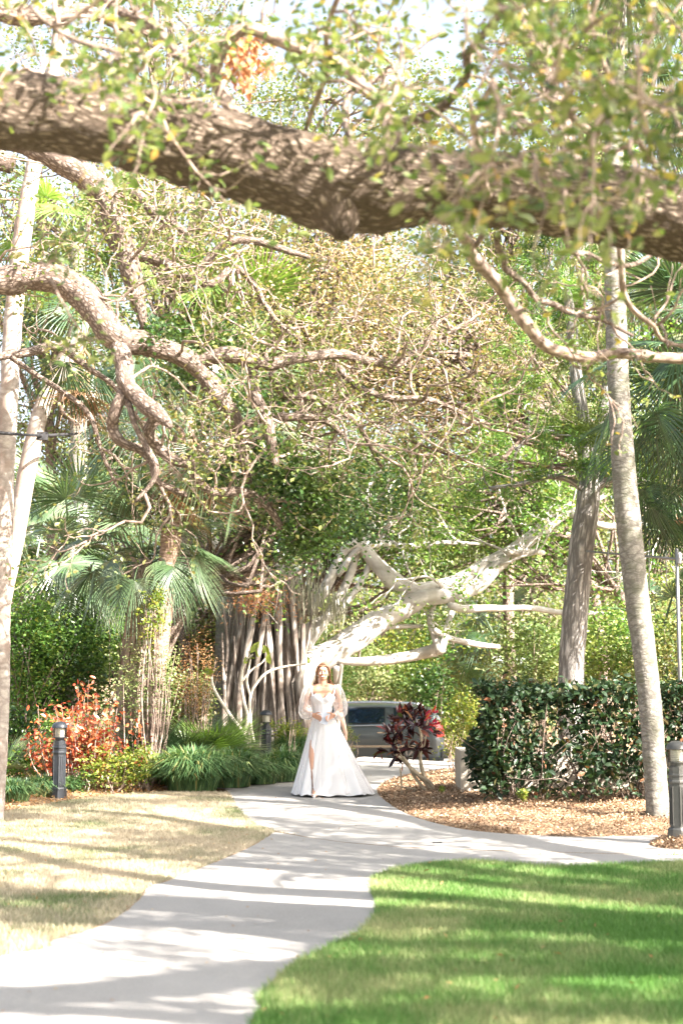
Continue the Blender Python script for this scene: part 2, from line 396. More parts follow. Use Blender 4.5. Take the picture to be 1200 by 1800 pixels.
def put_leaves(mb, P, size, shape=RH, faces=RHF, up=.5, hang=0., width=1., F=None):
    n = len(P); x, y, z = F if F is not None else frames(n, up, hang)
    s = (size * rng.uniform(.65, 1.25, n)) if np.isscalar(size) else size
    v = P[:, None] + s[:, None, None] * (shape[None, :, 0:1] * x[:, None] + width * shape[None, :, 1:2] * y[:, None] + shape[None, :, 2:3] * z[:, None])
    k = len(shape); f = (faces[None] + (np.arange(n) * k)[:, None, None]).reshape(-1, 3)
    mb.add(v.reshape(-1, 3), f)
def cloud(centres, per, spread):
    c = np.asarray(centres, float)
    p = np.repeat(c, per, 0); s = np.asarray(spread)
    return p + rng.normal(size=p.shape) * s

# branch growth ---------------------------------------------------
def rv(): return Vector(rng.normal(size=3))
def grow(p, d, L, r, lvl, tubes, tips, gnarl=.35, up=.05, kids=(3, 5), fl=.62, spread=1.):
    k = 6 if lvl > 0 else 4
    pts = [p.copy()]; d = d.normalized(); nodes = []
    for i in range(k):
        d = (d + rv() * gnarl * .45 + Vector((0, 0, up))).normalized()
        p = p + d * (L / k); pts.append(p.copy()); nodes.append((p.copy(), d.copy()))
    rr = np.linspace(r, r * .45, k + 1)
    tubes.append((np.array(pts), rr, lvl))
    if lvl <= 0:
        tips.extend([tuple(q) for q in pts[1:]]); return
    if lvl == 1: tips.append(tuple(pts[-1])); tips.append(tuple(pts[-2]))
    for _ in range(rng.integers(kids[0], kids[1] + 1)):
        i = rng.integers(1, k); q, dd = nodes[i]
        nd = (dd + rv() * .75 * spread).normalized()
        grow(q, nd, L * fl * rng.uniform(.7, 1.2), r * .5, lvl - 1, tubes, tips, gnarl, up, kids, fl, spread)
    grow(p, (d + rv() * .3).normalized(), L * fl, r * .45, lvl - 1, tubes, tips, gnarl, up, kids, fl, spread)
def flush(tubes, mb, step=.12, sides=(4, 5, 6, 8, 8)):
    for pts, rr, lvl in tubes:
        q = catmull(np.concatenate([pts, rr[:, None]], 1), max(step, .5 * np.linalg.norm(pts[1] - pts[0]))) if lvl > 0 else np.concatenate([pts, rr[:, None]], 1)
        tube(mb, q[:, :3], np.maximum(q[:, 3], .002), sides[min(lvl, 4)], cap=lvl > 0)
def nz(p, s, o=0.): return noise.noise(Vector((p[0] * s + o, p[1] * s, p[2] * s)))

# ================================================================== THE SETTING
def inpoly(P, poly):
    x = P[:, 0].astype(np.float32); y = P[:, 1].astype(np.float32); r = np.zeros(len(P), bool); n = len(poly)
    o = np.argsort(y); ys_ = y[o]; xs_ = x[o]; c = np.zeros(len(P), np.int8)
    for i in range(n):
        x0, y0 = poly[i]; x1, y1 = poly[(i + 1) % n]
        if y0 == y1: continue
        lo, hi = np.searchsorted(ys_, (min(y0, y1), max(y0, y1)))
        c[lo:hi] ^= (xs_[lo:hi] < (x1 - x0) / (y1 - y0) * (ys_[lo:hi] - y0) + x0).astype(np.int8)
    r[o] = c.astype(bool); return r
def pdist(P, poly):
    d = np.full(len(P), 1e9); n = len(poly)
    for i in range(n):
        a = np.array(poly[i]); b = np.array(poly[(i + 1) % n]); ab = b - a
        t = np.clip(((P - a) @ ab) / (ab @ ab + 1e-12), 0, 1)
        d = np.minimum(d, np.linalg.norm(P - a - t[:, None] * ab, axis=1))
    return d
def G2(pts): return [tuple(gnd(*p)[:2]) for p in pts]
def smooth_line(pts, step=.12):
    return [tuple(q) for q in catmull(np.array([(a, b, 0) for a, b in pts]), step)[:, :2]]
# path outline
near_left = smooth_line([(-9, 3.6), (-4.6, 6.3)] + G2([(0, 1690), (90, 1662), (165, 1640), (215, 1614), (250, 1582), (262, 1566), (300, 1553), (370, 1525), (440, 1494), (483, 1467)]))
near_right = smooth_line(G2([(1900, 1560), (1500, 1530), (1200, 1523), (1000, 1530), (900, 1525), (830, 1521), (760, 1525), (695, 1535), (656, 1549)])) + \
    smooth_line(G2([(654, 1552), (652, 1572), (661, 1600), (640, 1640), (583, 1670), (520, 1702), (475, 1740), (450, 1768), (448, 1800)]) + [(-.75, 5.2), (-3.2, 3.0), (-8, .6)])
far_right = smooth_line(G2([(1900, 1500), (1500, 1500), (1200, 1499), (1165, 1497), (1140, 1490), (1150, 1482), (1172, 1473), (1100, 1475), (1000, 1476), (880, 1470), (800, 1460), (730, 1441), (690, 1421), (664, 1398), (668, 1384), (692, 1371), (740, 1362), (800, 1358), (830, 1345)]))
far_left = smooth_line(G2([(640, 1333), (590, 1341), (540, 1352), (500, 1362), (440, 1370), (360, 1378), (285, 1387)])) + \
    smooth_line(G2([(340, 1390), (392, 1391), (404, 1402), (416, 1422), (442, 1448), (484, 1466)]))
joint = G2([(484, 1466), (540, 1477), (600, 1486), (720, 1496), (900, 1502), (1200, 1510), (1900, 1520)])
path_near = near_left + [(a, b - .006) for a, b in joint[1:]] + near_right
path_far = far_right + far_left + [(a, b + .006) for a, b in joint[1:]]
ALLPATH = [path_near, path_far]
def slab(name, poly, z, th, m):
    bm = bmesh.new(); vs = [bm.verts.new((a, b, z)) for a, b in poly]
    es = [bm.edges.new((vs[i], vs[(i + 1) % len(vs)])) for i in range(len(vs))]
    bmesh.ops.triangle_fill(bm, use_beauty=True, edges=es)
    up = [f for f in bm.faces]
    for f in up:
        if f.normal.z < 0: f.normal_flip()
    bm.edges.ensure_lookup_table()
    be = [e for e in bm.edges if len(e.link_faces) == 1]
    r = bmesh.ops.extrude_edge_only(bm, edges=be)
    for g in r['geom']:
        if isinstance(g, bmesh.types.BMVert): g.co.z -= th
    me = bpy.data.meshes.new(name); bm.to_mesh(me); bm.free(); me.materials.append(M[m])
    o = link(bpy.data.objects.new(name, me)); o['kind'] = 'structure'; return o
slab('path', path_near, .030, .10, 'concrete')
slab('path', path_far, .030, .10, 'concrete')

for poly in ALLPATH:   # thin line of bare soil and grit where paving meets lawn and beds
    q = np.array([(a, b, .012) for a, b in poly + poly[:1]]); q = q[(np.abs(q[:, 0]) < 9)]; mb = MB()
    for k0 in range(0, len(q) - 1):
        if np.linalg.norm(q[k0 + 1] - q[k0]) < 1.5: tube(mb, q[k0:k0 + 2], [.016 + .008 * rng.random()] * 2, 5, cap=False)
    mb.build('path_edge', 'mulch_bed', kind='structure')
# terrain
xs = np.concatenate([np.linspace(-400, -40, 10), np.linspace(-34, -9, 12), np.arange(-8, 8.01, .25), np.linspace(9, 34, 12), np.linspace(40, 400, 10)])
ys = np.concatenate([np.linspace(-200, -12, 8), np.arange(-10, 6, 2), np.arange(6, 45, .3), np.linspace(46, 90, 20), np.linspace(100, 600, 10)])
X, Y = np.meshgrid(xs, ys)
Z = np.array([[gz(x, y) + (.025 * (noise.noise(Vector((x * .7, y * .7, 0)))) if 8 < y < 45 and abs(x) < 9 else 0) - .03 for x in xs] for y in ys])
mb = MB(); ny, nx = X.shape
i, j = np.meshgrid(np.arange(ny - 1), np.arange(nx - 1), indexing='ij'); b = (i * nx + j).ravel()
mb.add(np.stack([X, Y, Z], -1).reshape(-1, 3), np.stack([b, b + 1, b + nx + 1, b + nx], 1))
mb.build('ground', 'litter', kind='structure')
# road behind
xs = np.linspace(-60, 60, 61); ys = np.linspace(36.2, 43, 12); X, Y = np.meshgrid(xs, ys)
Z = np.vectorize(lambda x, y: gz(x, y) + .035)(X, Y); ny, nx = X.shape
i, j = np.meshgrid(np.arange(ny - 1), np.arange(nx - 1), indexing='ij'); b = (i * nx + j).ravel()
mb = MB(); mb.add(np.stack([X, Y, Z], -1).reshape(-1, 3), np.stack([b, b + 1, b + nx + 1, b + nx], 1)); mb.build('road', 'road', kind='structure')

def patch(name, poly, m, base, h, cell, ramp_d, nz_s=2., nz_h=.02):
    p = np.array(poly); x0, y0 = p.min(0); x1, y1 = p.max(0)
    xs = np.arange(x0 - cell, x1 + cell, cell); ys = np.arange(y0 - cell, y1 + cell, cell)
    X, Y = np.meshgrid(xs, ys); P = np.stack([X.ravel(), Y.ravel()], 1)
    ins = inpoly(P, poly); d = np.where(ins, pdist(P, poly), 0)
    z = base + h * np.clip(d / ramp_d, 0, 1) ** .8 + np.array([nz_h * noise.noise(Vector((a * nz_s, b * nz_s, 3))) for a, b in P]) * np.clip(d / ramp_d, 0, 1)
    ny, nx = X.shape; i, j = np.meshgrid(np.arange(ny - 1), np.arange(nx - 1), indexing='ij'); b = (i * nx + j).ravel()
    F = np.stack([b, b + 1, b + nx + 1, b + nx], 1); F = F[ins[F].any(1)]
    mb = MB(); mb.add(np.column_stack([P, z]), F); o = mb.build(name, m, kind='structure')
    return o
lawn_left_poly = G2([(395, 1397), (300, 1396), (200, 1402), (120, 1412), (60, 1422), (0, 1434), (-200, 1445)]) + [(-9, 15.5), (-9, 2.5), (-5, 5)] + G2([(100, 1700), (300, 1600), (520, 1500), (520, 1440), (440, 1400)])
lawn_right_poly = G2([(600, 1560), (700, 1515), (830, 1508), (1000, 1512), (1200, 1508), (1500, 1515), (1900, 1545)]) + [(9, 9), (9, -6), (-9, -6), (-9, .9), (-3.2, 3.3), (-1.2, 5.4)] + G2([(400, 1800), (440, 1730), (560, 1650)])
patch('lawn', lawn_left_poly, 'lawn_s', .006, .006, .25, .3, 2, .006)
patch('lawn', lawn_right_poly, 'lawn_g', .006, .006, .25, .3, 2, .006)
bed_right = G2([(836, 1346), (800, 1357), (740, 1361), (692, 1370), (666, 1383), (662, 1398), (688, 1421), (728, 1441), (800, 1461), (880, 1471), (1000, 1477), (1172, 1474), (1500, 1478)]) + [(9, 14.2), (9, 24), (3, 24)]
bed_small = G2([(1140, 1490), (1165, 1497), (1200, 1499), (1500, 1500), (1500, 1478), (1172, 1473), (1150, 1482)])
patch('mulch_bed', bed_right, 'mulch_bed', .005, .13, .1, 1.0, 1.6, .06)
patch('mulch_bed', bed_small, 'mulch_bed', .01, .10, .06, .35, 2, .05)
bed_left = G2([(500, 1364), (440, 1371), (360, 1379), (285, 1388), (300, 1397), (200, 1403), (120, 1413), (60, 1424), (0, 1436), (-200, 1450)]) + [(-9, 15.8), (-9, 26), (-.9, 26)]
patch('planting_bed', bed_left, 'litter', .0, .10, .12, 1.2, 1.5, .06)

def sample(poly, n, ymax_f=None, excl=(), margin=0., frame=True):
    """n random places inside poly, only where a camera near the photo's could see them"""
    p = np.array(poly); x0, y0 = p.min(0); x1, y1 = p.max(0); out = []; k = 0
    y0 = max(y0, 5.2); xm = .24 * y1 + .7; x0 = max(x0, -xm); x1 = min(x1, xm)
    m = int(n * .8) + 2000
    for _ in range(40):
        P = rng.uniform((x0, y0), (x1, y1), (m, 2)); P = P[np.abs(P[:, 0]) < P[:, 1] * .24 + .7]
        P = P[inpoly(P, poly)]
        for e in excl: P = P[~inpoly(P, e)]
        out.append(P); k += len(P)
        if k >= n: break
    return np.concatenate(out)[:n]
def blades(name, poly, n, m, h, w, excl, parent=None):
    P = sample(poly, n, excl=excl); n = len(P)
    # denser blades close to the eye
    z = np.full(n, .012); a = rng.uniform(0, 2 * np.pi, n); hh = h * rng.uniform(.5, 1.3, n); lean = rng.uniform(.1, 1.0, n) * hh
    la = rng.uniform(0, 2 * np.pi, n); ww = w * rng.uniform(.7, 1.3, n) * (.7 + P[:, 1] / 18)
    v = np.zeros((n, 3, 3)); v[:, 0, 0] = P[:, 0] - np.cos(a) * ww / 2; v[:, 0, 1] = P[:, 1] - np.sin(a) * ww / 2
    v[:, 1, 0] = P[:, 0] + np.cos(a) * ww / 2; v[:, 1, 1] = P[:, 1] + np.sin(a) * ww / 2; v[:, :2, 2] = .008
    v[:, 2, 0] = P[:, 0] + np.cos(la) * lean; v[:, 2, 1] = P[:, 1] + np.sin(la) * lean; v[:, 2, 2] = .012 + hh
    mb = MB(); mb.add(v.reshape(-1, 3), np.arange(n * 3).reshape(-1, 3)); return mb.build(name, m, kind='stuff', smooth=False)
o = blades('grass', lawn_right_poly, 300000, 'grass_green', .055, .006, ALLPATH)
tag(o, 'green grass of the right lawn beside the forked path', 'grass')
o = blades('grass', lawn_left_poly, 240000, 'grass_straw', .042, .006, ALLPATH)
tag(o, 'dry straw coloured grass of the left lawn', 'grass')

def chips(name, poly, n, m, size, zf, label, cat, excl=ALLPATH, up=1.2, width=.6, seed=None):
    P = sample(poly, n, excl=excl)
    z = zf(P); Q = np.column_stack([P, z])
    mb = MB(); put_leaves(mb, Q, size, up=up, width=width); o = mb.build(name, m, kind='stuff', smooth=False)
    return tag(o, label, cat)
def bedz(poly, base, h, rd, s, nh):
    def f(P):
        q = np.clip(pdist(P, poly) / rd, 0, 1)
        return base + h * q ** .8 + nh * np.array([noise.noise(Vector((a * s, b * s, 3))) for a, b in P]) * q + rng.uniform(0, .02, len(P))
    return f
chips('mulch', bed_right, 52000, 'mulch', .038, bedz(bed_right, .01, .13, 1., 1.6, .06), 'bark mulch chips in the bed under the hedge', 'mulch', width=.7)
chips('mulch', bed_small, 5000, 'mulch', .035, bedz(bed_small, .02, .10, .35, 2, .05), 'small mound of mulch at the right edge of the path', 'mulch')
chips('leaf_litter', bed_left, 16000, 'dry_leaf', .05, bedz(bed_left, .01, .10, 1.2, 1.5, .06), 'dry leaf litter along the left planting bed', 'leaf litter')
o = chips('fallen_leaves', lawn_left_poly, 1500, 'dry_leaf', .035, lambda P: .02 + rng.uniform(0, .02, len(P)), 'brown fallen leaves scattered on the dry left lawn', 'fallen leaves')
o = chips('fallen_leaves', lawn_right_poly, 130, 'dry_leaf', .05, lambda P: np.full(len(P), .05), 'few brown leaves fallen on the green right lawn', 'fallen leaves')
P = sample([(-6, 5), (6, 5), (6, 27), (-6, 27)], 900); P = P[inpoly(P, path_near) | inpoly(P, path_far)][:150]
mb = MB(); put_leaves(mb, np.column_stack([P, np.full(len(P), .036)]), .028, up=4)
tag(mb.build('fallen_leaves', 'dry_leaf', kind='stuff', smooth=False), 'tiny dry leaves and crumbs lying on the concrete path', 'fallen leaves')
far_poly = [(-9, 25.2), (9, 25.2), (9, 37), (-9, 37)]
chips('leaf_litter', far_poly, 6000, 'dry_leaf', .08, lambda P: np.array([gz(a, b) - .01 for a, b in P]) + rng.uniform(0, .02, len(P)), 'leaf litter on the slope down to the road', 'leaf litter')

# ================================================================== TREES
def tree_leaves(o, tips, per, spread, size, m, name='crown', up=.5, hang=0, shape=RH, faces=RHF, width=1.):
    mb = MB(); P = cloud(tips, per, spread); put_leaves(mb, P, size, shape, faces, up=up, hang=hang, width=width)
    return mb.build(name, m, o, kind='stuff', smooth=False)

# ---- foreground oak: trunk outside the frame to the right, long limb across the picture
oak = thing('live_oak', 'huge rough barked live oak with a thick limb crossing the top of the photo', 'tree', (9.5, 5.2, 0))
ridge = lambda p, i, a: .09 * nz(p, 2.2) + .05 * nz(p, 8.) + .14 * abs(nz((p[0] * .5, p[1], p[2]), 22.))
mb = MB()
L = limb_px([(-420, 110, 132, 6.4), (-150, 168, 136, 6.6), (0, 193, 138, 6.8), (100, 200, 134, 6.9), (200, 222, 134, 7.0), (300, 244, 142, 7.1), (400, 270, 150, 7.2), (500, 302, 150, 7.3), (590, 326, 158, 7.35), (660, 330, 150, 7.4), (740, 328, 128, 7.45), (850, 333, 128, 7.5), (960, 345, 132, 7.5), (1080, 362, 136, 7.5), (1200, 385, 142, 7.5), (1330, 425, 150, 7.45), (1600, 520, 190, 7.3)], 7)
# carries on to the trunk
L = np.concatenate([L, [(5.4, 6.6, 3.1, .33), (7.6, 5.8, 2.6, .40), (9.3, 5.3, 2.2, .5)]])
q = catmull(L, .045); tube(mb, q[:, :3], q[:, 3], 72, disp=ridge, seam=(0, .7, .3)); mb.build('limb', 'oak_bark', oak)
mb = MB()  # broken stub knob under the limb
a = at(585, 360, 7.25); b = at(603, 412, 7.2)
q = catmull(np.array([(*at(545, 318, 7.35), .17), (*at(578, 345, 7.3), .17), (*at(597, 385, 7.25), .11), (*b, .05)]), .03); tube(mb, q[:, :3], q[:, 3], 28, disp=ridge, seam=(0, 1, 0)); mb.build('stub', 'oak_bark', oak)
mb = MB(); q = catmull(np.array([(9.5, 5.2, -.1, .85), (9.5, 5.2, .5, .62), (9.5, 5.2, 1.6, .55), (9.4, 5.3, 3.0, .52), (9.6, 5.2, 4.6, .38), (10, 5, 7, .22)]), .15)
tube(mb, q[:, :3], q[:, 3], 24, disp=ridge); mb.build('trunk', 'oak_bark', oak)
fore_limbs = [
 # px centre lines seen in the photo (x, y, width, distance)
 [(420, 205, 24, 8), (385, 150, 24, 8), (392, 95, 24, 7.8), (430, 56, 26, 7.7), (500, 68, 26, 7.7), (560, 98, 26, 7.7), (615, 132, 25, 7.7), (655, 168, 24, 7.6), (690, 222, 28, 7.5), (700, 280, 30, 7.5)],
 [(385, 145, 24, 8), (340, 118, 20, 8), (300, 80, 20, 8), (255, 40, 20, 8.1), (200, 10, 18, 8.2), (150, -40, 18, 8.3)],
 [(690, 225, 18, 7.5), (760, 200, 17, 7.3), (810, 150, 15, 7), (830, 90, 14, 6.6), (880, 20, 14, 6.3), (930, -60, 14, 6)],
 [(770, 340, 20, 7.5), (800, 395, 20, 8), (832, 445, 23, 8.6), (860, 485, 23, 8.8), (895, 525, 23, 9), (928, 568, 23, 9), (962, 606, 22, 9.1), (1040, 622, 20, 9.3), (1120, 624, 20, 9.5), (1260, 634, 20, 9.6), (1420, 640, 18, 9.8)],
 [(830, 440, 12, 8.6), (850, 400, 11, 8.2), (858, 340, 13, 7.3), (845, 280, 14, 6.6), (830, 220, 13, 6.2), (870, 140, 12, 6)],
 [(1092, 420, 11, 8.4), (1090, 465, 11, 8.5), (1096, 515, 11, 8.6), (1118, 548, 10, 8.7), (1146, 578, 9, 8.8), (1160, 600, 7, 8.9), (1230, 612, 6, 9)],
 [(875, 420, 12, 7.6), (890, 470, 11, 8.3), (935, 510, 10, 8.8), (980, 540, 10, 9.2), (1060, 560, 8, 9.6), (1110, 590, 6, 9.8)],
 [(975, 380, 9, 7.4), (1000, 440, 9, 8.2), (1040, 452, 8, 8.6), (1100, 470, 8, 9), (1160, 440, 7, 9.4)],
 [(60, 190, 9, 7.1), (75, 120, 9, 7.3), (110, 70, 10, 7.4), (95, 0, 10, 7.5), (110, -60, 10, 7.5)],
 [(540, 240, 9, 7.3), (552, 190, 10, 7.1), (575, 130, 10, 6.9), (570, 60, 10, 6.7), (600, -10, 10, 6.5)],
 [(860, -60, 60, 9.5), (905, 20, 46, 9.5), (945, 95, 38, 9.5), (985, 190, 34, 9.4), (1010, 300, 34, 9)],
 [(-60, -20, 44, 10), (20, 18, 42, 10), (75, 28, 30, 10), (150, 20, 22, 10.3), (260, 60, 18, 10.6)],
 [(1050, 330, 14, 6.9), (1040, 250, 14, 6.6), (1080, 180, 13, 6.4), (1120, 130, 12, 6.6), (1140, 60, 10, 6.6), (1150, -40, 10, 6.5)],
 [(1040, 240, 10, 6.5), (1000, 190, 9, 6.3), (1010, 120, 9, 6.1), (960, 60, 8, 5.9)],
 [(300, 180, 10, 7.0), (230, 150, 10, 6.6), (210, 100, 10, 6.3), (120, 60, 9, 6.1), (60, 10, 9, 6)],
 [(1180, 330, 12, 6.6), (1150, 280, 12, 6.4), (1110, 240, 10, 6.2), (1090, 200, 8, 6.1), (1050, 160, 7, 6)],
 [(620, 250, 14, 7.4), (600, 200, 13, 7.8), (640, 150, 12, 8.1), (700, 110, 11, 8.3), (780, 60, 10, 8.5)],
]
fl_tips = []; tw = MB()
for k, d in enumerate(fore_limbs):
    L = limb_px(d, 7); q = catmull(L, .05)
    for r_ in range(len(q)): q[r_, :3] += np.array(noise.noise_vector(Vector(q[r_, :3] * 3))) * .035
    mb = MB(); tube(mb, q[:, :3], q[:, 3], 14, disp=lambda p, i, a: .22 * nz(p, 8.) + .12 * nz(p, 26.)); mb.build('branch', 'twig' if k in (0, 3, 4, 5, 8, 9, 12) else 'oak_bark2', oak)
    if k in (0, 1, 2, 4, 12, 13, 14, 15, 16, 9, 8, 11):
        for t in range(4 if k in (8, 9, 11) else 6):
            i = rng.integers(len(q) // 5, len(q)); tubes = []
            grow(Vector(q[i, :3]), rv() + Vector((0, 0, .2)), rng.uniform(.45, .8), .011, 1, tubes, fl_tips, .7, .0, (2, 3))
            flush(tubes, tw)
    elif k in (3, 5, 6, 7):
        for t in range(5):
            i = rng.integers(len(q) // 4, len(q)); tubes = []; tt = []
            grow(Vector(q[i, :3]), rv(), rng.uniform(.3, .6), .010, 1, tubes, tt, .8, .0, (1, 2)); flush(tubes, tw)
            if rng.random() < .5: fl_tips.extend(tt[::2])
# twigs that hang into the picture from above, clumps as in the photo
clumps = [(x, y, Yd) for x, y, Yd in [(760, 60, 5.2), (850, 130, 5), (950, 60, 5.4), (1050, 100, 5.2), (1150, 50, 5.6), (680, 120, 5.8), (620, 60, 6), (740, 200, 5.6), (820, 300, 5.2), (780, 350, 5.1), (950, 200, 5), (1010, 260, 4.9), (1100, 200, 5.3), (1160, 180, 5), (900, 330, 4.9), (960, 330, 5.2), (730, 310, 5.4), (1060, 330, 5.1), (560, 90, 6.3), (520, 30, 6.6), (1150, 300, 5.4), (1000, 380, 5.6), (650, 20, 6), (900, 250, 5.6), (870, 60, 5.9), (1190, 250, 5.2), (1110, 130, 4.8), (830, 200, 4.8),
  (150, 60, 6.6), (230, 110, 6.2), (100, 150, 6.6), (320, 60, 6.8), (210, 40, 6.4), (180, 130, 6), (260, 200, 5.8), (285, 245, 5.7), (40, 60, 7), (450, 20, 7), (350, 180, 6.8), (380, 60, 7.2), (300, 20, 6.5),
  (75, 540, 7.2), (60, 510, 7.4)]]
for x, y, Yd in clumps:
    if x > 600: Yd -= .2
    p = at(x, y, Yd); tubes = []
    st = p + Vector((rng.normal() * .12, .25, .22))
    n0 = len(fl_tips)
    grow(st, (p - st) + rv() * .1, .42, .009, 1, tubes, fl_tips, .6, -.05, (2, 4)); flush(tubes, tw)
tw.build('twigs', 'twig', oak, kind='stuff')
P = cloud(fl_tips, 3, .05); n = len(P); F = frames(n, .6, .3); s = .062 * rng.uniform(.6, 1.25, n)
d = P - np.array([0, 0, CAMH]); dep = d @ np.array([0, CP, SP]); u = d[:, 0] / dep; v_ = (d @ np.array([0, -SP, CP])) / dep
infr = (np.abs(u) < .245) & (np.abs(v_) < .365); order = np.argsort(np.where(infr, dep, 1e6)); near = order[:300]; rest = order[300:]
lm = MB(); lm.add(EL, ELF); me = lm.mesh('leaf', smooth=True); me.materials.append(M['oak_leaf_near'])
# four colour kinds of leaf so that single leaves differ
me_y = me.copy(); me_y.materials.clear()
def solid_leaf(nm, c, ro=.25, sp=.8):
    m, nn, out = mat(nm); p = N(nn, 'ShaderNodeBsdfPrincipled'); p.inputs['Roughness'].default_value = ro; p.inputs['Specular IOR Level'].default_value = sp
    oi = nn.nodes.new('ShaderNodeObjectInfo'); col = ramp(nn, c, oi.outputs['Random']); nn.links.new(col, p.inputs['Base Color'])
    t = N(nn, 'ShaderNodeBsdfTranslucent'); nn.links.new(mixc(nn, 1., col, (1.15, 1.2, .55), 'MULTIPLY'), t.inputs[0])
    mx = N(nn, 'ShaderNodeMixShader'); mx.inputs[0].default_value = .38; nn.links.new(p.outputs[0], mx.inputs[1]); nn.links.new(t.outputs[0], mx.inputs[2]); nn.links.new(mx.outputs[0], out.inputs[0]); return m
me.materials.clear(); me.materials.append(solid_leaf('oak_leaf_single', [(0, (.055, .10, .028)), (.45, (.12, .17, .05)), (.9, (.24, .27, .11)), (.975, (.46, .36, .10)), (1, (.46, .26, .10))]))
def single(me, name, parent, p, x, y, z, s, wd=1.):
    o = link(bpy.data.objects.new(name, me)); o.parent = parent
    o.matrix_local = Matrix(((x[0] * s, y[0] * s * wd, z[0] * s, p[0]), (x[1] * s, y[1] * s * wd, z[1] * s, p[1]), (x[2] * s, y[2] * s * wd, z[2] * s, p[2]), (0, 0, 0, 1)))
    return o
ol = np.array(oak.location)
for i in near: single(me, 'leaf', oak, P[i] - ol, F[0][i], F[1][i], F[2][i], s[i])
mb = MB(); put_leaves(mb, P[rest], s[rest], EL, ELF, F=(F[0][rest], F[1][rest], F[2][rest])); mb.build('foliage', 'oak_leaf_near', oak, kind='stuff', smooth=False)
# a dry brown spray
tt = [tuple(at(435 + rng.normal() * 18, 100 + rng.normal() * 22, 8.5 + rng.normal() * .15)) for _ in range(50)]
tree_leaves(oak, tt, 5, .03, .075, 'dead_oak_leaf', 'dry_leaves', up=0, hang=2)
# crown over and beside the camera: makes the dappled shade
def canopy(parent, anchors, n_br, L, seed_r, per, spread, size, m, lvl=2, gn=.45):
    tubes = []; tips = []
    for a, d in anchors:
        for _ in range(n_br): grow(Vector(a) + rv() * .2, Vector(d) + rv() * .4, L * rng.uniform(.8, 1.2), seed_r, lvl, tubes, tips, gn, .02, (3, 4))
    mb = MB(); flush(tubes, mb, .3, (3, 4, 5, 6, 8)); mb.build('branches', 'oak_bark2', parent, kind='stuff')
    return tips
anch = []
over = [[(9.4, 5.2, 4.2, .24), (7, 3.5, 5.6, .2), (4.5, 2.2, 6.3, .15), (2.0, 1.0, 6.6, .1), (-.5, .5, 6.8, .06)],
        [(9.4, 5.4, 4.4, .24), (8, 7.5, 5.6, .2), (6.4, 9.5, 6.2, .15), (4.6, 11.6, 6.6, .1)],
        [(9.4, 5.4, 3.4, .24), (7.4, 5.6, 5.2, .2), (5.6, 6.6, 6.2, .15), (4.3, 8.2, 6.7, .1), (3.4, 9.4, 7.2, .06)],
        [(9.3, 5.4, 3.0, .2), (7.4, 7.4, 4.4, .14), (5.8, 8.6, 5.0, .1), (4.2, 9.4, 5.2, .05)],
        [(9.3, 5.0, 3.2, .2), (7.2, 4.6, 4.6, .14), (5.4, 5.0, 5.2, .1), (3.6, 5.8, 5.4, .05)],
        [(9.3, 5.0, 3.6, .2), (7.4, 3.0, 5.0, .14), (5.6, 2.6, 5.4, .1), (3.6, 3.0, 5.6, .05)],
        [(9.4, 5.2, 4.4, .2), (8.4, 1.5, 5.6, .18), (7.4, -2, 6.2, .1)],
        [(9.6, 5.4, 4.6, .2), (8.9, 9, 6.4, .16), (8.2, 12, 7.4, .12), (7.2, 14.6, 8.0, .07)],
        [(9.6, 5.4, 5.0, .2), (10, 8, 7, .14), (9.6, 11, 8.4, .1), (8.8, 13.6, 9.2, .06)],
        [(9.5, 5.2, 5.2, .18), (7.6, 6.4, 7.4, .13), (6, 7.6, 8.2, .1), (4.6, 8.6, 8.6, .06)],
        [(9.5, 5.2, 4.0, .18), (7.6, 4.2, 6.2, .13), (6, 4.0, 7.0, .1), (4.4, 4.2, 7.4, .06)]]
for d in over:
    q = catmull(np.array(d), .2)
    for r_ in range(len(q)): q[r_, :3] += np.array(noise.noise_vector(Vector(q[r_, :3] * .8))) * .25
    mb = MB(); tube(mb, q[:, :3], q[:, 3], 12); mb.build('limb', 'oak_bark', oak)
    for i in np.linspace(len(q) * .3, len(q) - 1, 5).astype(int): anch.append((q[i, :3], (rng.normal(), rng.normal(), .2)))
tips = canopy(oak, anch, 2, 1.5, .035, 3, .2, .08, 'oak_leaf')
tips = np.array(tips)[rng.random(len(tips)) < .7]
tree_leaves(oak, tips, 8, .10, .075, 'oak_leaf')
tubes = []; tt = []  # unseen leafy clump, added to throw shade on the gown
for t_ in range(9): grow(Vector((7.2, 13.9, 7.5)) + rv() * .1, Vector((-.35, .1, -.9)) + rv() * .4, 1.0, .03, 2, tubes, tt, .45, 0, (3, 4))
mb = MB(); flush(tubes, mb, .3, (3, 4, 5, 6, 8)); mb.build('branches', 'oak_bark2', oak, kind='stuff')
tree_leaves(oak, tt, 10, .13, .09, 'oak_leaf')

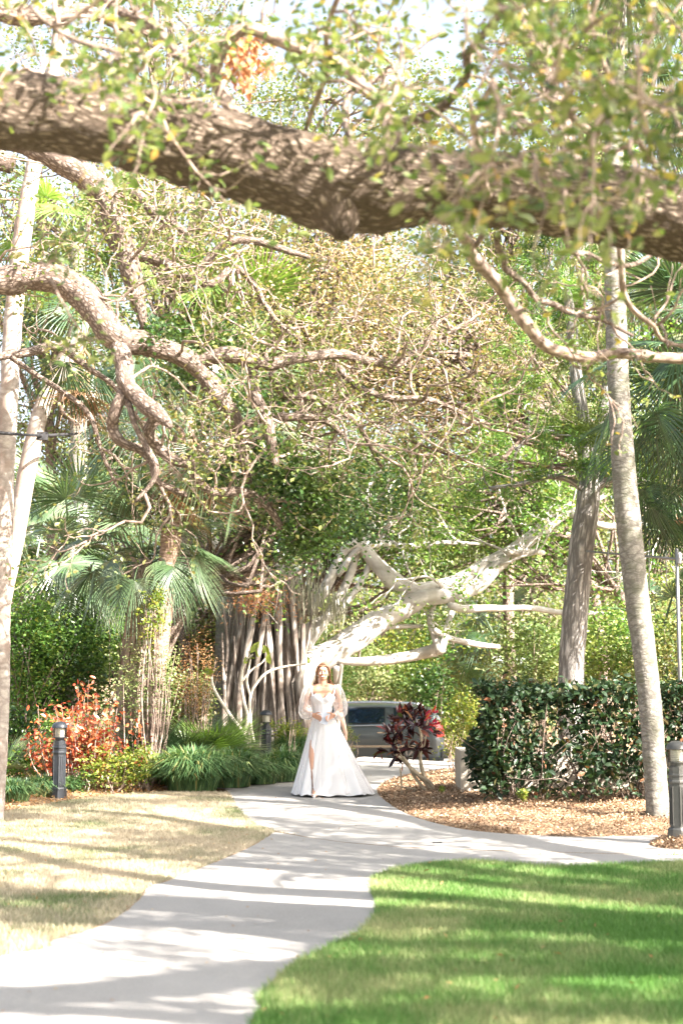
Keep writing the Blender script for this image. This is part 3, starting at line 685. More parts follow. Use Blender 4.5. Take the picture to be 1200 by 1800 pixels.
# ---- second oak: limbs reach in from the left, in focus
oak2 = thing('live_oak', 'live oak with twisting brown limbs reaching in from the left, in focus above the palms', 'tree', (-6.4, 13.5, 0))
l2 = [
 [(-330, 470, 74, 13.3), (-120, 492, 64, 13.1), (0, 495, 58, 13), (60, 488, 58, 13), (110, 496, 60, 13), (152, 525, 62, 13), (186, 572, 60, 12.9), (218, 600, 52, 12.9), (262, 606, 46, 13), (305, 618, 42, 13.1), (345, 645, 40, 13.2), (375, 682, 38, 13.2), (402, 722, 35, 13.3), (424, 765, 28, 13.4), (434, 812, 22, 13.5), (440, 850, 12, 13.6)],
 [(205, 590, 40, 12.9), (213, 640, 38, 12.8), (222, 672, 36, 12.7), (244, 700, 34, 12.6), (272, 722, 33, 12.5), (292, 738, 24, 12.45), (302, 752, 9, 12.4)],
 [(216, 690, 22, 12.7), (205, 725, 24, 12.7), (200, 752, 22, 12.8), (216, 776, 20, 12.8), (245, 792, 18, 12.9), (266, 820, 14, 12.9), (270, 842, 14, 12.9), (300, 856, 14, 13), (330, 872, 10, 13)],
 [(275, 735, 26, 12.6), (262, 762, 24, 12.7), (272, 785, 24, 12.8), (295, 803, 24, 12.8), (330, 814, 20, 12.9)],
 [(222, 700, 14, 12.7), (238, 742, 12, 12.6), (258, 790, 12, 12.6), (275, 820, 12, 12.5), (268, 850, 10, 12.5), (238, 884, 7, 12.5)],
 [(330, 800, 18, 13), (352, 845, 18, 13.1), (378, 866, 18, 13.2), (420, 864, 20, 13.3), (452, 878, 18, 13.4), (480, 900, 16, 13.5), (496, 930, 12, 13.6)],
 [(-60, 235, 30, 14.2), (20, 262, 32, 14.1), (75, 288, 33, 14), (130, 322, 36, 14), (176, 346, 38, 14), (205, 380, 36, 14), (224, 430, 34, 14), (238, 480, 32, 14), (248, 530, 28, 14), (258, 572, 18, 14), (262, 600, 8, 14)],
 [(196, 356, 14, 14), (222, 336, 14, 13.9), (250, 344, 15, 13.8), (272, 372, 15, 13.7), (300, 390, 14, 13.6), (332, 414, 8, 13.5)],
 [(90, 260, 24, 14.8), (140, 290, 24, 14.8), (170, 345, 24, 14.7), (185, 400, 22, 14.6), (212, 440, 20, 14.5), (262, 455, 18, 14.4), (300, 470, 17, 14.3), (336, 490, 15, 14.2), (358, 462, 13, 14.2), (395, 432, 13, 14.2), (440, 424, 12, 14.2), (500, 440, 10, 14.2), (545, 450, 7, 14.3)],
 [(336, 488, 12, 14.2), (372, 500, 12, 14.2), (410, 470, 10, 14.3), (445, 500, 10, 14.4), (475, 550, 8, 14.5), (520, 590, 6, 14.6)],
 [(345, 640, 22, 13.2), (400, 628, 24, 13.3), (440, 640, 24, 13.4), (478, 656, 18, 13.6), (530, 650, 15, 13.8), (595, 640, 15, 14), (640, 652, 14, 14.2), (688, 658, 12, 14.4), (722, 638, 10, 14.6), (770, 606, 8, 14.8), (830, 582, 5, 15)],
 [(475, 655, 12, 13.6), (500, 700, 11, 13.8), (552, 712, 10, 14), (600, 738, 9, 14.2), (640, 778, 7, 14.4), (670, 830, 5, 14.6)],
 [(595, 642, 12, 14), (622, 682, 11, 14.1), (660, 702, 10, 14.2), (702, 716, 9, 14.4), (760, 724, 7, 14.6), (850, 762, 5, 15)],
 [(430, 745, 14, 13.4), (470, 738, 14, 13.5), (530, 742, 12, 13.6), (575, 750, 11, 13.8), (605, 780, 9, 14)],
 [(440, 650, 18, 13.4), (452, 700, 18, 13.3), (470, 740, 16, 13.3), (480, 790, 14, 13.4), (488, 830, 10, 13.5)],
 [(-40, 640, 10, 15), (50, 620, 14, 15.2), (100, 605, 13, 15.4), (150, 640, 10, 15.4)],
 [(20, 630, 8, 15), (80, 668, 8, 15), (150, 720, 8, 15), (175, 780, 7, 15), (210, 860, 5, 15)],
 [(150, 640, 8, 15), (210, 690, 8, 15), (260, 760, 6, 15)],
]
tips2 = []; tw = MB()
for k, d in enumerate(l2):
    L = limb_px(d, 13); q = catmull(L, .05)
    for r_ in range(len(q)):
        q[r_, :3] += np.array(noise.noise_vector(Vector(q[r_, :3] * 2.5))) * .03
        q[r_, 3] *= (.88 if k < 6 else 1.2)
        if k in (10, 11, 12, 13, 14, 6): q[r_, 1] -= .5 * min(1, r_ / 20)
    big = d[0][2] > 20
    mb = MB(); tube(mb, q[:, :3], q[:, 3], 26 if big else 10, disp=(lambda p, i, a: .20 * nz(p, 5.) + .12 * nz(p, 20.)) if big else (lambda p, i, a: .15 * nz(p, 9.)))
    mb.build('limb' if big else 'branch', 'oak_bark2', oak2)
    nb = {0: 8, 1: 2, 2: 2, 3: 2, 4: 1, 5: 6, 6: 6, 7: 5, 8: 8, 9: 7, 10: 13, 11: 8, 12: 10, 13: 6, 14: 5}.get(k, 3)
    for t in range(nb):
        i = rng.integers(len(q) // 4, len(q)); tubes = []
        grow(Vector(q[i, :3]), rv() + Vector((.5, .2, .1)), rng.uniform(.5, 1.1), .017, 2, tubes, tips2, .75, .02, (2, 3)); flush(tubes, tw)
tw.build('twigs', 'twig', oak2, kind='stuff')
mb = MB(); q = catmull(np.array([(-6.4, 13.5, -.1, .7), (-6.4, 13.5, .6, .48), (-6.3, 13.4, 2.2, .42), (-6.0, 13.4, 4, .38), (-4.9, 13.3, 5, .3), (-3.9, 13.3, 4.7, .25)]), .15)
tube(mb, q[:, :3], q[:, 3], 20, disp=ridge); mb.build('trunk', 'oak_bark2', oak2)
mb = MB(); q = catmull(np.array([(-6.0, 13.4, 4, .26), (-5.6, 13.8, 6, .2), (-4.4, 14.2, 7.1, .14), (-3.4, 14.2, 6.85, .1)]), .15)
tube(mb, q[:, :3], q[:, 3], 14, disp=ridge); mb.build('limb', 'oak_bark2', oak2)
t2 = np.array(tips2)
tree_leaves(oak2, t2[rng.random(len(t2)) < .45], 5, .09, .052, 'olive_leaf')
# leafy dense clumps on the limb
def clump_pts(px, py, Y, rx, n): 
    c = at(px, py, Y); return [tuple(c + Vector((rng.normal() * sz(rx, Y) * .5, rng.normal() * .15, rng.normal() * sz(rx, Y) * .4))) for _ in range(n)]
cl = []
for a in [(290, 585, 13.7, 40, 26), (345, 595, 13.7, 40, 30), (395, 600, 13.8, 30, 24), (320, 660, 13.7, 26, 20), (450, 810, 13.9, 60, 60), (500, 830, 13.3, 60, 70), (540, 880, 13.6, 60, 90), (560, 930, 13.8, 45, 60), (470, 700, 14.2, 35, 20), (270, 585, 12.75, 16, 8), (380, 820, 13.9, 50, 40), (600, 850, 14, 50, 40), (430, 690, 14.6, 50, 30), (520, 960, 13.8, 30, 30), (700, 870, 15, 60, 40), (650, 930, 15, 40, 30)]: cl += clump_pts(*a)
tree_leaves(oak2, cl, 12, .07, .06, 'dark_leaf', 'leaf_clump')

# ---- fan palms ---------------------------------------------------------------
def frond_mesh(nseg=36, Rb=.75, pet=.8, bend=30, droop=.35, spread=125, rag=.12, seed=0, m='frond', wf=1.0, pm=None):
    r_ = np.random.default_rng(seed); mb = MB()
    # petiole in the x-z plane, curving down by bend
    k = 7; pts = [np.zeros(3)]; a = 0.
    for i in range(k - 1):
        a -= R(bend * .55) / (k - 1); pts.append(pts[-1] + np.array([math.cos(a), 0, math.sin(a)]) * pet / (k - 1))
    tube(mb, pts, np.linspace(.018, .009, k), 4, cap=False)
    H = pts[-1]; ab = a - R(bend * .45)
    ex = np.array([math.cos(ab), 0, math.sin(ab)]); ez = np.array([-math.sin(ab), 0, math.cos(ab)]); ey = np.array([0, 1., 0])
    V = []; F = []
    for i in range(nseg):
        t = (i / (nseg - 1)) * 2 - 1; an = R(spread) * t + r_.normal() * .02
        L = Rb * (1 - .22 * abs(t) ** 2) * r_.uniform(1 - rag, 1.04); d = ex * math.cos(an) + ey * math.sin(an); c = -ex * math.sin(an) + ey * math.cos(an)
        w = Rb * R(spread) / nseg * .31 * wf; dr = droop * r_.uniform(.75, 1.3); b = len(V); lift = .10 * abs(t)
        for s, ws in ((.02, .15), (.36, 1.), (.68, .75)):
            o = H + d * L * s + ez * (lift * L * s * (1 - s) * 2) - np.array([0, 0, 1.]) * dr * L * s ** 2.2
            V += [o - c * w * ws, o + ez * w * ws * .55, o + c * w * ws]
        o = H + d * L * (1 - .25 * dr) - np.array([0, 0, 1.]) * dr * L * 1.15; V.append(o)
        for q in (0, 3): F += [(b + q, b + q + 1, b + q + 4, b + q + 3), (b + q + 1, b + q + 2, b + q + 5, b + q + 4)]
        F += [(b + 6, b + 7, b + 9, -1), (b + 7, b + 8, b + 9, -1)]
    n0 = mb.n; F = np.array(F); F = np.where(F < 0, -1, F + n0).astype(np.int32)
    mb.v.append(np.array(V, np.float32)); mb.f.append(F); mb.uv.append(np.zeros((len(V), 2), np.float32)); mb.n += len(V)
    me = mb.mesh('frond', smooth=False); me.materials.append(M[m]); return me
FM = {}
def fm(kind, m, v):
    k = (kind, m, v)
    if k not in FM:
        a = dict(up=dict(bend=25, droop=.18), mid=dict(bend=55, droop=.35), hang=dict(bend=105, droop=.35, spread=100), stiff=dict(bend=15, droop=.06, spread=95, pet=.45), dead=dict(bend=120, droop=.5, spread=60, rag=.4, nseg=26))[kind]
        FM[k] = frond_mesh(m=m, seed=hash(kind) % 97 if False else len(kind) * 7 + v, **a)
    return FM[k]
def place_frond(root, top, yaw, elev, scale, kind, m, v=0, roll=0, name='frond'):
    o = link(bpy.data.objects.new(name, fm(kind, m, v))); o.parent = root
    e, y = R(elev), R(yaw)
    ex = Vector((math.cos(e) * math.cos(y), math.cos(e) * math.sin(y), math.sin(e)))
    ey = Vector((-math.sin(y), math.cos(y), 0)); ez = ex.cross(ey)
    m3 = Matrix((ex, ey, ez)).transposed() @ Matrix.Rotation(R(roll), 3, 'X')
    o.matrix_local = Matrix.Translation(Vector(top) - root.location) @ m3.to_4x4() @ Matrix.Scale(scale, 4)
    return o
boot_me = None
def palm(label, pts, n, scale, m='frond', tm='palm_bark', boots=0, skirt=0, fr=None, group=None, lo=-35, hi=80, yaw0=0, name='fan_palm', sides=18, rough=.05, dead_m='frond_dead', yaws=None):
    """pts: list of (x,y,z,r) trunk points, base first"""
    global boot_me
    root = thing(name, label, 'palm tree', pts[0][:3], group)
    q = catmull(np.array(pts), .09); mb = MB(); tube(mb, q[:, :3], q[:, 3], sides, disp=lambda p, i, a: rough * nz(p, 6.) + .02 * math.sin(p[2] * 70)); mb.build('trunk', tm, root)
    top = Vector(pts[-1][:3]); r_ = random.Random(len(label))
    if fr is None:
        fr = []
        for i in range(n):
            t = (i + .5) / n; e = hi + (lo - hi) * t; y = yaw0 + i * 137.5 + r_.uniform(-15, 15)
            if yaws: y = yaws[0] + (y % 360) / 360 * (yaws[1] - yaws[0])
            fr.append((y, e + r_.uniform(-8, 8), scale * r_.uniform(.85, 1.12), 'up' if e > 45 else 'mid' if e > 5 else 'hang'))
    for i, f in enumerate(fr): place_frond(root, top + Vector((0, 0, r_.uniform(-.12, .05))), f[0], f[1], f[2], f[3], f[4] if len(f) > 4 else m, i % 3, r_.uniform(-25, 25))
    for i in range(skirt): place_frond(root, top + Vector((0, 0, -.15 - .35 * r_.random())), i * 137.5 + yaw0, -40 + r_.uniform(-20, 15), scale * r_.uniform(.6, .9), 'dead', dead_m, i % 3, r_.uniform(-40, 40), 'dead_frond')
    if boots:
        if boot_me is None:
            b = MB(); v = [(-.055, 0, 0), (.055, 0, 0), (.04, .045, .14), (-.04, .045, .14), (-.05, .02, 0), (.05, .02, 0), (.012, .085, .26), (-.012, .085, .26), (.012, .06, .27), (-.012, .06, .27)]
            b.add(v, [(0, 1, 2, 3), (3, 2, 6, 7), (4, 9, 8, 5)] + [(1, 5, 8, 2), (0, 3, 9, 4)])
            boot_me = b.mesh('boot', smooth=False); boot_me.materials.append(M['boot'])
        for i in range(boots):
            t = i / boots; c = q[int(t * (len(q) - 1))]; y = i * 2.399
            o = link(bpy.data.objects.new('leaf_base', boot_me)); o.parent = root; s = .8 * r_.uniform(.8, 1.2)
            rad = c[3]; o.matrix_local = Matrix.Translation(Vector((c[0] + math.cos(y) * rad * .93, c[1] + math.sin(y) * rad * .93, c[2])) - root.location) @ Matrix.Rotation(y - math.pi / 2 + r_.uniform(-.3, .3), 4, 'Z') @ Matrix.Rotation(r_.choice((-.45, .45)), 4, 'Y') @ Matrix.Scale(s, 4)
    return root, top
def tp(px, py, Y, w): p = at(px, py, Y); return (p.x, p.y, p.z, sz(w, Y) / 2)
def base_of(px, Y, w):
    x = (px - 600) / 2500 * Y * 1.0; return (x, Y, gz(x, Y) - .05, sz(w, Y) / 2)

# main left palm: fronds by hand after the photo (yaw 180 = left, 0 = right, -90 = towards the eye)
FA = [(190, 25, 1.05, 'hang'), (215, 28, .95, 'hang'), (235, 15, 1.1, 'hang'), (-95, 12, 1.15, 'hang'), (-70, 25, 1.0, 'hang'), (-25, 30, 1.2, 'hang'), (-5, 38, 1.15, 'mid'), (-45, 20, 1.1, 'hang', 'frond_dark'), (172, 12, 1.2, 'mid'),
      (160, 45, 1.2, 'mid'), (-100, 62, 1.1, 'up'), (-120, 80, 1.2, 'up'), (-60, 60, 1.15, 'mid'), (5, 62, 1.25, 'mid'), (60, 50, 1.1, 'mid'), (110, 40, 1.1, 'mid'), (20, 12, 1.1, 'hang'), (200, 60, 1.2, 'up'), (80, 10, 1, 'hang'), (140, 5, 1., 'hang')]
r0, t0 = palm('fan palm with big drooping silvery fronds behind the left bollard and rust shrub', [base_of(230, 21.3, 42), tp(226, 1250, 21.3, 42), tp(236, 1120, 21.3, 38), tp(248, 1030, 21.2, 32), tp(254, 985, 21.2, 30)], 0, 1, 'frond', 'boot', boots=110, fr=[(a_[0], a_[1], a_[2] * .86, *a_[3:]) for a_ in FA])
palm('taller fan palm with a smooth brown trunk and hanging dead skirt, left of centre', [base_of(262, 20.8, 38), tp(270, 1240, 20.8, 34), tp(283, 1120, 20.8, 32), tp(294, 1020, 20.8, 34), tp(305, 900, 20.8, 36), tp(318, 800, 20.8, 34), tp(330, 735, 20.8, 34)], 22, 1.35, 'frond', 'palm_brown', skirt=12, lo=-30, hi=80, yaw0=40)
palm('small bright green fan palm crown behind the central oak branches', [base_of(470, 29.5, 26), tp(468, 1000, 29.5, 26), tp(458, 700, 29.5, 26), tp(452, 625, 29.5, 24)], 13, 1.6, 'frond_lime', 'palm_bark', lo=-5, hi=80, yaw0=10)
palm('leaning palm with a pale trunk and brown fibrous collar below the oak limb', [base_of(-22, 17.2, 30), tp(-14, 1200, 17.2, 28), tp(6, 1060, 17.2, 28), tp(30, 940, 17.2, 30), tp(48, 830, 17.2, 32), tp(74, 720, 17.2, 30), tp(112, 640, 17.2, 32), tp(150, 560, 17.2, 34)], 12, 1.0, 'frond_dark', 'white_bark', skirt=9, lo=-40, hi=50, yaw0=90)
palm('pale straight palm trunk at the left edge, crossing the whole height', [base_of(2, 15.7, 30), tp(2, 1250, 15.7, 28), tp(6, 1000, 15.7, 29), tp(14, 760, 15.7, 31), tp(24, 560, 15.7, 33), tp(42, 400, 15.7, 32), tp(64, 270, 15.7, 28), tp(95, 130, 15.7, 28), tp(118, -30, 15.7, 28), tp(135, -260, 15.7, 26)], 16, 1.3, 'frond', 'white_bark', lo=-30, rough=.08)
palm('far feathery fan palm with dense fronds at the left behind the others', [base_of(120, 26, 34), tp(125, 1100, 26, 32), tp(128, 960, 26, 30)], 26, 1.5, 'frond', 'palm_bark', lo=-45, hi=85, yaw0=20)
palm('second far fan palm at the left edge, lower than its neighbour', [base_of(30, 25, 34), tp(45, 1080, 25, 32), tp(60, 1010, 25, 30)], 18, 1.25, 'frond', 'palm_bark', lo=-45, hi=80, yaw0=70)
palm('tall leaning palm with a smooth grey trunk in front of the hedge', [(*gnd(1156, 1447, .05), sz(40, 15.3) / 2)[0:3] + (sz(42, 15.3) / 2,), tp(1150, 1350, 15.3, 39), tp(1140, 1220, 15.3, 40), tp(1120, 1060, 15.3, 42), tp(1102, 900, 15.3, 43), tp(1090, 740, 15.3, 40), tp(1083, 600, 15.3, 38), tp(1079, 430, 15.3, 36), tp(1078, 250, 15.3, 34), tp(1082, 60, 15.3, 34), tp(1090, -150, 15.3, 34)], 16, 1.3, 'frond', 'palm_bark', lo=-30, rough=.06, sides=28)
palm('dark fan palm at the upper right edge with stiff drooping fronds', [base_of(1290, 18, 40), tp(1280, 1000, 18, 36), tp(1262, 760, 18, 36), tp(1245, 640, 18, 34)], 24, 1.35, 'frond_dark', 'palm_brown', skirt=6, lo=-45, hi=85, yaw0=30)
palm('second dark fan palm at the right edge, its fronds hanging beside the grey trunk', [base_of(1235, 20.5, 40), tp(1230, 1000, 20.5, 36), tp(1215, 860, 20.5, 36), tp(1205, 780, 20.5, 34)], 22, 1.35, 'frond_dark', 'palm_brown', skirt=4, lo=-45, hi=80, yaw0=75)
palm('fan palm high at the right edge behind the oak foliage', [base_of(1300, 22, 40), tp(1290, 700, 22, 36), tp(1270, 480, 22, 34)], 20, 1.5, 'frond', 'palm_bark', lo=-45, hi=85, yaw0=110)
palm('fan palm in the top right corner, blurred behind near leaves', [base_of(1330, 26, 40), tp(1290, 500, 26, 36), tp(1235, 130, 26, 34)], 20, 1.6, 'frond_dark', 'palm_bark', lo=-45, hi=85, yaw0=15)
palm('low cabbage palm with a shaggy brown trunk far behind the hedge', [base_of(872, 34, 34), tp(870, 1180, 34, 30), tp(868, 1120, 34, 28)], 14, 1.2, 'frond_dark', 'boot', lo=-20, hi=80, boots=40)
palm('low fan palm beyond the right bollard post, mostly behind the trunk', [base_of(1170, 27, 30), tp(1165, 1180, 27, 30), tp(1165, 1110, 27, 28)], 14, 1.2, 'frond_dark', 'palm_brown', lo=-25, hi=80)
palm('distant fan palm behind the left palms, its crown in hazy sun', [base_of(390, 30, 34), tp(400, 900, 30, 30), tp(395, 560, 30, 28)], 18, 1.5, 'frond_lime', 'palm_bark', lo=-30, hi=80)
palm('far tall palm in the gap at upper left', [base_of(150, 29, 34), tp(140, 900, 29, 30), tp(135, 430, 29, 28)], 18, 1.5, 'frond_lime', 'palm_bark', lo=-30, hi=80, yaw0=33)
def palmetto(label, px, py, Y, n, scale, m='frond', z=.05):
    x = (px - 600) / 2500 * Y; root = thing('palmetto', label, 'palm', (x, Y, z))
    for i in range(n):
        e = random.uniform(30, 80); o = place_frond(root, (x, Y, z + .1), -90 + (i / (n - 1) - .5) * 250, e, scale * random.uniform(.85, 1.1), 'stiff', m, i % 3, random.uniform(-20, 20))
palmetto('low palmetto with stiff bluish fans left of the round grass clumps', 345, 1300, 21.6, 10, 1.15, 'frond')
palmetto('low bright green palmetto beside the pale stemmed shrub', 378, 1300, 21.4, 6, 1.0, 'frond_lime')
palmetto('dark palmetto between the rust shrub and the palm trunk', 268, 1300, 20.9, 8, .85, 'frond_dark')
palmetto('blue green palmetto at the left edge under the pale trunk', 12, 1340, 20.0, 8, .75, 'frond')
palmetto('small dark palmetto in front of the rust shrub', 150, 1330, 21.0, 6, .55, 'frond_dark')

# ---- pine
pine = thing('pine_tree', 'pine with deeply ridged grey bark behind the hedge, trunk half in sun', 'tree', (base_of(1003, 21.5, 40)[:3]))
mb = MB(); q = catmull(np.array([base_of(1000, 21.5, 48), tp(1003, 1200, 21.5, 44), tp(1012, 1060, 21.5, 43), tp(1022, 960, 21.5, 42), tp(1033, 880, 21.5, 40), tp(1034, 830, 21.5, 38), tp(1028, 770, 21.5, 28), tp(1017, 700, 21.5, 24), tp(1010, 640, 21.5, 21), tp(1003, 560, 21.5, 18), tp(992, 480, 21.5, 15), tp(985, 380, 21.5, 12), tp(980, 200, 21.5, 8)]), .06)
tube(mb, q[:, :3], q[:, 3], 40, disp=lambda p, i, a: .05 * nz((p[0], p[1], p[2] * .3), 7.) + .07 * abs(nz((p[0], p[1], p[2] * .22), 22.)) + .02 * nz(p, 40.)); mb.build('trunk', 'pine_bark', pine)
ptips = []
for d in ([(1034, 850, 26, 21.5), (1050, 800, 24, 21.7), (1058, 740, 22, 21.9), (1068, 650, 18, 22.2), (1075, 500, 14, 22.6)], [(1020, 858, 12, 21.4), (995, 842, 11, 21.2), (960, 838, 10, 21), (920, 850, 9, 20.8), (860, 858, 6, 20.6)],
          [(1045, 858, 16, 21.5), (1075, 842, 13, 21.4), (1120, 838, 10, 21.3)], [(1022, 782, 10, 21.5), (990, 768, 9, 21.3), (950, 758, 8, 21.2), (905, 790, 5, 21)], [(1008, 640, 8, 21.5), (970, 600, 6, 21.4), (930, 590, 4, 21.3)], [(1000, 520, 8, 21.5), (960, 480, 6, 21.4)], [(992, 460, 8, 21.5), (1040, 420, 6, 21.6), (1060, 380, 4, 21.4)]):
    L = limb_px(d, 21.5); q = catmull(L, .08); mb = MB(); tube(mb, q[:, :3], q[:, 3], 10, disp=lambda p, i, a: .15 * nz(p, 8.)); mb.build('limb', 'pine_bark', pine)
    tubes = []
    for t in range(7): i = rng.integers(len(q) // 3, len(q)); grow(Vector(q[i, :3]), rv(), .8, .012, 1, tubes, ptips, .5, .05, (2, 3))
    mb = MB(); flush(tubes, mb); mb.build('twigs', 'pine_bark', pine, kind='stuff')
tree_leaves(pine, ptips, 26, .06, .15, 'bright_leaf', 'needles', up=0, hang=.4, width=.14)

# ---- background trees: crowns of leaf clusters on limbs
def bg_tree(label, px, py, rx, ry, Y, m, n, size, seed, trunk=(.16, 'twig'), tx=None, name='broadleaf_tree', per=26, gap=.0, moss=0, group='trees behind the garden'):
    r_ = np.random.default_rng(seed)
    c = np.array(at(px, py, Y)); a, b = sz(rx, Y), sz(ry, Y); x0 = (tx if tx is not None else px) / 2500 * Y - 600 / 2500 * Y
    root = thing(name, label, 'tree', (x0, Y, gz(x0, Y) - .05), group)
    base = np.array([x0, Y, gz(x0, Y) - .05])
    mb = MB(); mid = base * .45 + c * .55 + r_.normal(size=3) * (.3, .3, 0)
    q = catmull(np.array([[*base, trunk[0]], [*(base + (0, 0, (c - base)[2] * .3) + r_.normal(size=3) * (.12, .12, 0)), trunk[0] * .85], [*(base + (c - base) * (.15, .15, .6)), trunk[0] * .75], [*(base + (c - base) * (.6, .6, .9)), trunk[0] * .5], [*(c + (0, 0, b * .5)), trunk[0] * .25]]), .4)
    tube(mb, q[:, :3], q[:, 3], 10, disp=lambda p, i, a_: .1 * nz(p, 3.)); mb.build('trunk', trunk[1], root)
    # cluster centres, biased to the shell, lumpy outline
    k = max(12, n // per); d = r_.normal(size=(k * 3, 3)); d /= np.linalg.norm(d, axis=1)[:, None]
    rad = r_.uniform(.25, 1., k * 3) ** .55
    lump = 1 + .45 * np.array([noise.noise(Vector(v * 2.1 + seed)) for v in d])
    cc = c + d * (rad * lump)[:, None] * np.array([a, max(a * .55, 1.2), b])
    keep = np.array([noise.noise(Vector(v / 1.3 + seed * 3.1)) for v in cc]) > gap - .12
    cc = cc[keep & (cc[:, 2] > gz(x0, Y) + .3)][:k]
    mb = MB(); tubes = []
    for i in range(0, min(len(cc), 150), 2):
        s = q[r_.integers(len(q) // 2, len(q)), :3]; e = cc[i]; mdl = (s + e) / 2 + r_.normal(size=3) * .35
        tube(mb, catmull(np.array([s, mdl, e]), .6), np.linspace(.05, .012, len(catmull(np.array([s, mdl, e]), .6))), 4, cap=False)
    mb.build('branches', trunk[1], root, kind='stuff')
    if 'gold' in label or 'oak limbs' in label or 'palm crown' in label:
        tubes = []; tw_ = []
        for i in range(85): grow(Vector(cc[r_.integers(len(cc))]), Vector(r_.normal(size=3)) + Vector((0, 0, -.1)), 1.3, .02, 1, tubes, tw_, .8, 0, (2, 4))
        mb = MB(); flush(tubes, mb, .3, (3, 4, 5, 6, 8)); mb.build('twigs', 'twig', root, kind='stuff')
    P = np.repeat(cc, per, 0); s = r_.uniform(.16, .42, len(cc)).repeat(per)[:, None] * (Y / 30)
    P = P + r_.normal(size=P.shape) * s * (1, 1, .7)
    mb = MB(); put_leaves(mb, P, size, up=.5); mb.build('crown', m, root, kind='stuff', smooth=False)
    if moss:
        mb = MB(); moss_strands(mb, cc[r_.integers(0, len(cc), moss)], r_); mb.build('moss', 'moss', root, kind='stuff', smooth=False)
    return root
def moss_strands(mb, C, r_=rng, L=(.5, 1.3), per=18, w=.009, sp=.15):
    for c in C:
        k = per; l = r_.uniform(*L); x = r_.normal(size=(k, 3)) * sp; h = l * r_.uniform(.4, 1., k)
        V = np.zeros((k, 5, 3)); a = r_.uniform(0, 3.14, k); dx = np.stack([np.cos(a), np.sin(a), 0 * a], 1) * w
        p0 = np.array(c) + x * (1, 1, .5); mid = p0 + r_.normal(size=(k, 3)) * .03 - np.stack([0 * h, 0 * h, h * .5], 1); end = mid + r_.normal(size=(k, 3)) * .04 - np.stack([0 * h, 0 * h, h * .5], 1)
        V[:, 0] = p0 - dx; V[:, 1] = p0 + dx; V[:, 2] = mid - dx; V[:, 3] = mid + dx; V[:, 4] = end
        b = (np.arange(k) * 5)[:, None]
        f = np.concatenate([b + np.array([[0, 1, 3]]), b + np.array([[0, 3, 2]]), b + np.array([[2, 3, 4]])])
        mb.add(V.reshape(-1, 3), f)
BG = [
 # label, px, py, rx, ry, Y, material, n, leaf size, trunk px
 ('bright green tree low behind the left palms', 60, 1170, 130, 150, 27.5, 'bright_leaf', 11000, .075, 90),
 ('bushy green tree between the left palms and the banyan', 330, 1080, 150, 130, 31, 'olive_leaf', 8000, .085, 300),
 ('tall loose tree in the gap at upper left', 60, 420, 190, 280, 33, 'olive_leaf', 12000, .10, 90),
 ('pale green tree left of centre behind the oak limbs', 190, 760, 200, 190, 34, 'pale_leaf', 8500, .11, 240),
 ('tall airy green tree behind the palm crown', 360, 420, 230, 230, 30, 'olive_leaf', 13000, .09, 330),
 ('golden green tree in the middle behind the twisting branches', 560, 560, 210, 180, 29.6, 'gold_leaf', 17000, .085, 430),
 ('golden brown tree right of the middle, thick with fine twigs', 740, 640, 210, 190, 26, 'gold_leaf', 17000, .075, 1270),
 ('dark leaved tree low in the centre above the banyan roots', 520, 880, 120, 120, 22.5, 'dark_leaf', 8000, .07, 285),
 ('green tree over the banyan limbs in the centre', 690, 900, 220, 120, 31, 'bright_leaf', 13000, .085, 505),
 ('bright green tree above the banyan fork, left of the pine', 880, 880, 170, 150, 30, 'bright_leaf', 12000, .085, 1140),
 ('yellow green tree beyond the pine trunk', 960, 690, 190, 170, 33, 'pale_leaf', 10000, .10, 1040),
 ('tall green tree behind the upper right branches', 900, 400, 240, 200, 32, 'olive_leaf', 12000, .10, 900),
 ('tall tree behind the upper middle of the big limb', 620, 250, 240, 200, 34, 'olive_leaf', 11000, .11, 450),
 ('tall bright tree at the top right behind the near leaves', 1050, 150, 240, 220, 36, 'bright_leaf', 10000, .12, 1060),
 ('mossy tree beyond the hedge at the right', 1120, 960, 170, 170, 34, 'pale_leaf', 11000, .10, 1130),
 ('tall tree behind the right palms', 1180, 600, 170, 260, 36, 'bright_leaf', 11000, .11, 1190),
 ('high tree crown at the top left corner', 250, 60, 260, 200, 38, 'olive_leaf', 8000, .12, 300),
 ('wide green tree behind the parked van', 640, 1130, 200, 130, 47, 'olive_leaf', 13000, .115, 655),
 ('dense dark green tree behind the croton and hedge', 800, 1180, 150, 110, 45, 'dark_leaf', 9000, .11, 800),
 ('sunny pale tree beyond the hedge, draped in moss', 930, 1080, 200, 150, 46, 'pale_leaf', 12000, .12, 950),
 ('green tree far right beyond the palms', 1170, 1140, 170, 130, 44, 'bright_leaf', 10000, .115, 1200),
 ('tall far tree behind the banyan fork', 780, 900, 260, 170, 50, 'pale_leaf', 12000, .14, 1020),
 ('far tall tree behind the palms at left', 120, 950, 260, 220, 48, 'bright_leaf', 12000, .13, 100),
 ('far tree behind the banyan trunk', 440, 950, 220, 260, 46, 'olive_leaf', 12000, .13, 420),
 ('far tall tree closing the upper centre', 560, 620, 340, 260, 52, 'pale_leaf', 15000, .15, 480),
 ('far tall tree closing the upper right', 1000, 620, 340, 300, 52, 'olive_leaf', 15000, .15, 1020),
]
for i, (lb, px, py, rx, ry, Y, m, n, s, tx) in enumerate(BG):
    bg_tree(lb, px, py, rx, ry, Y, m, n, s, 11 + i, (.15, 'oak_bark2'), tx, moss=14 if 'moss' in lb else (5 if i % 3 == 0 else 0))
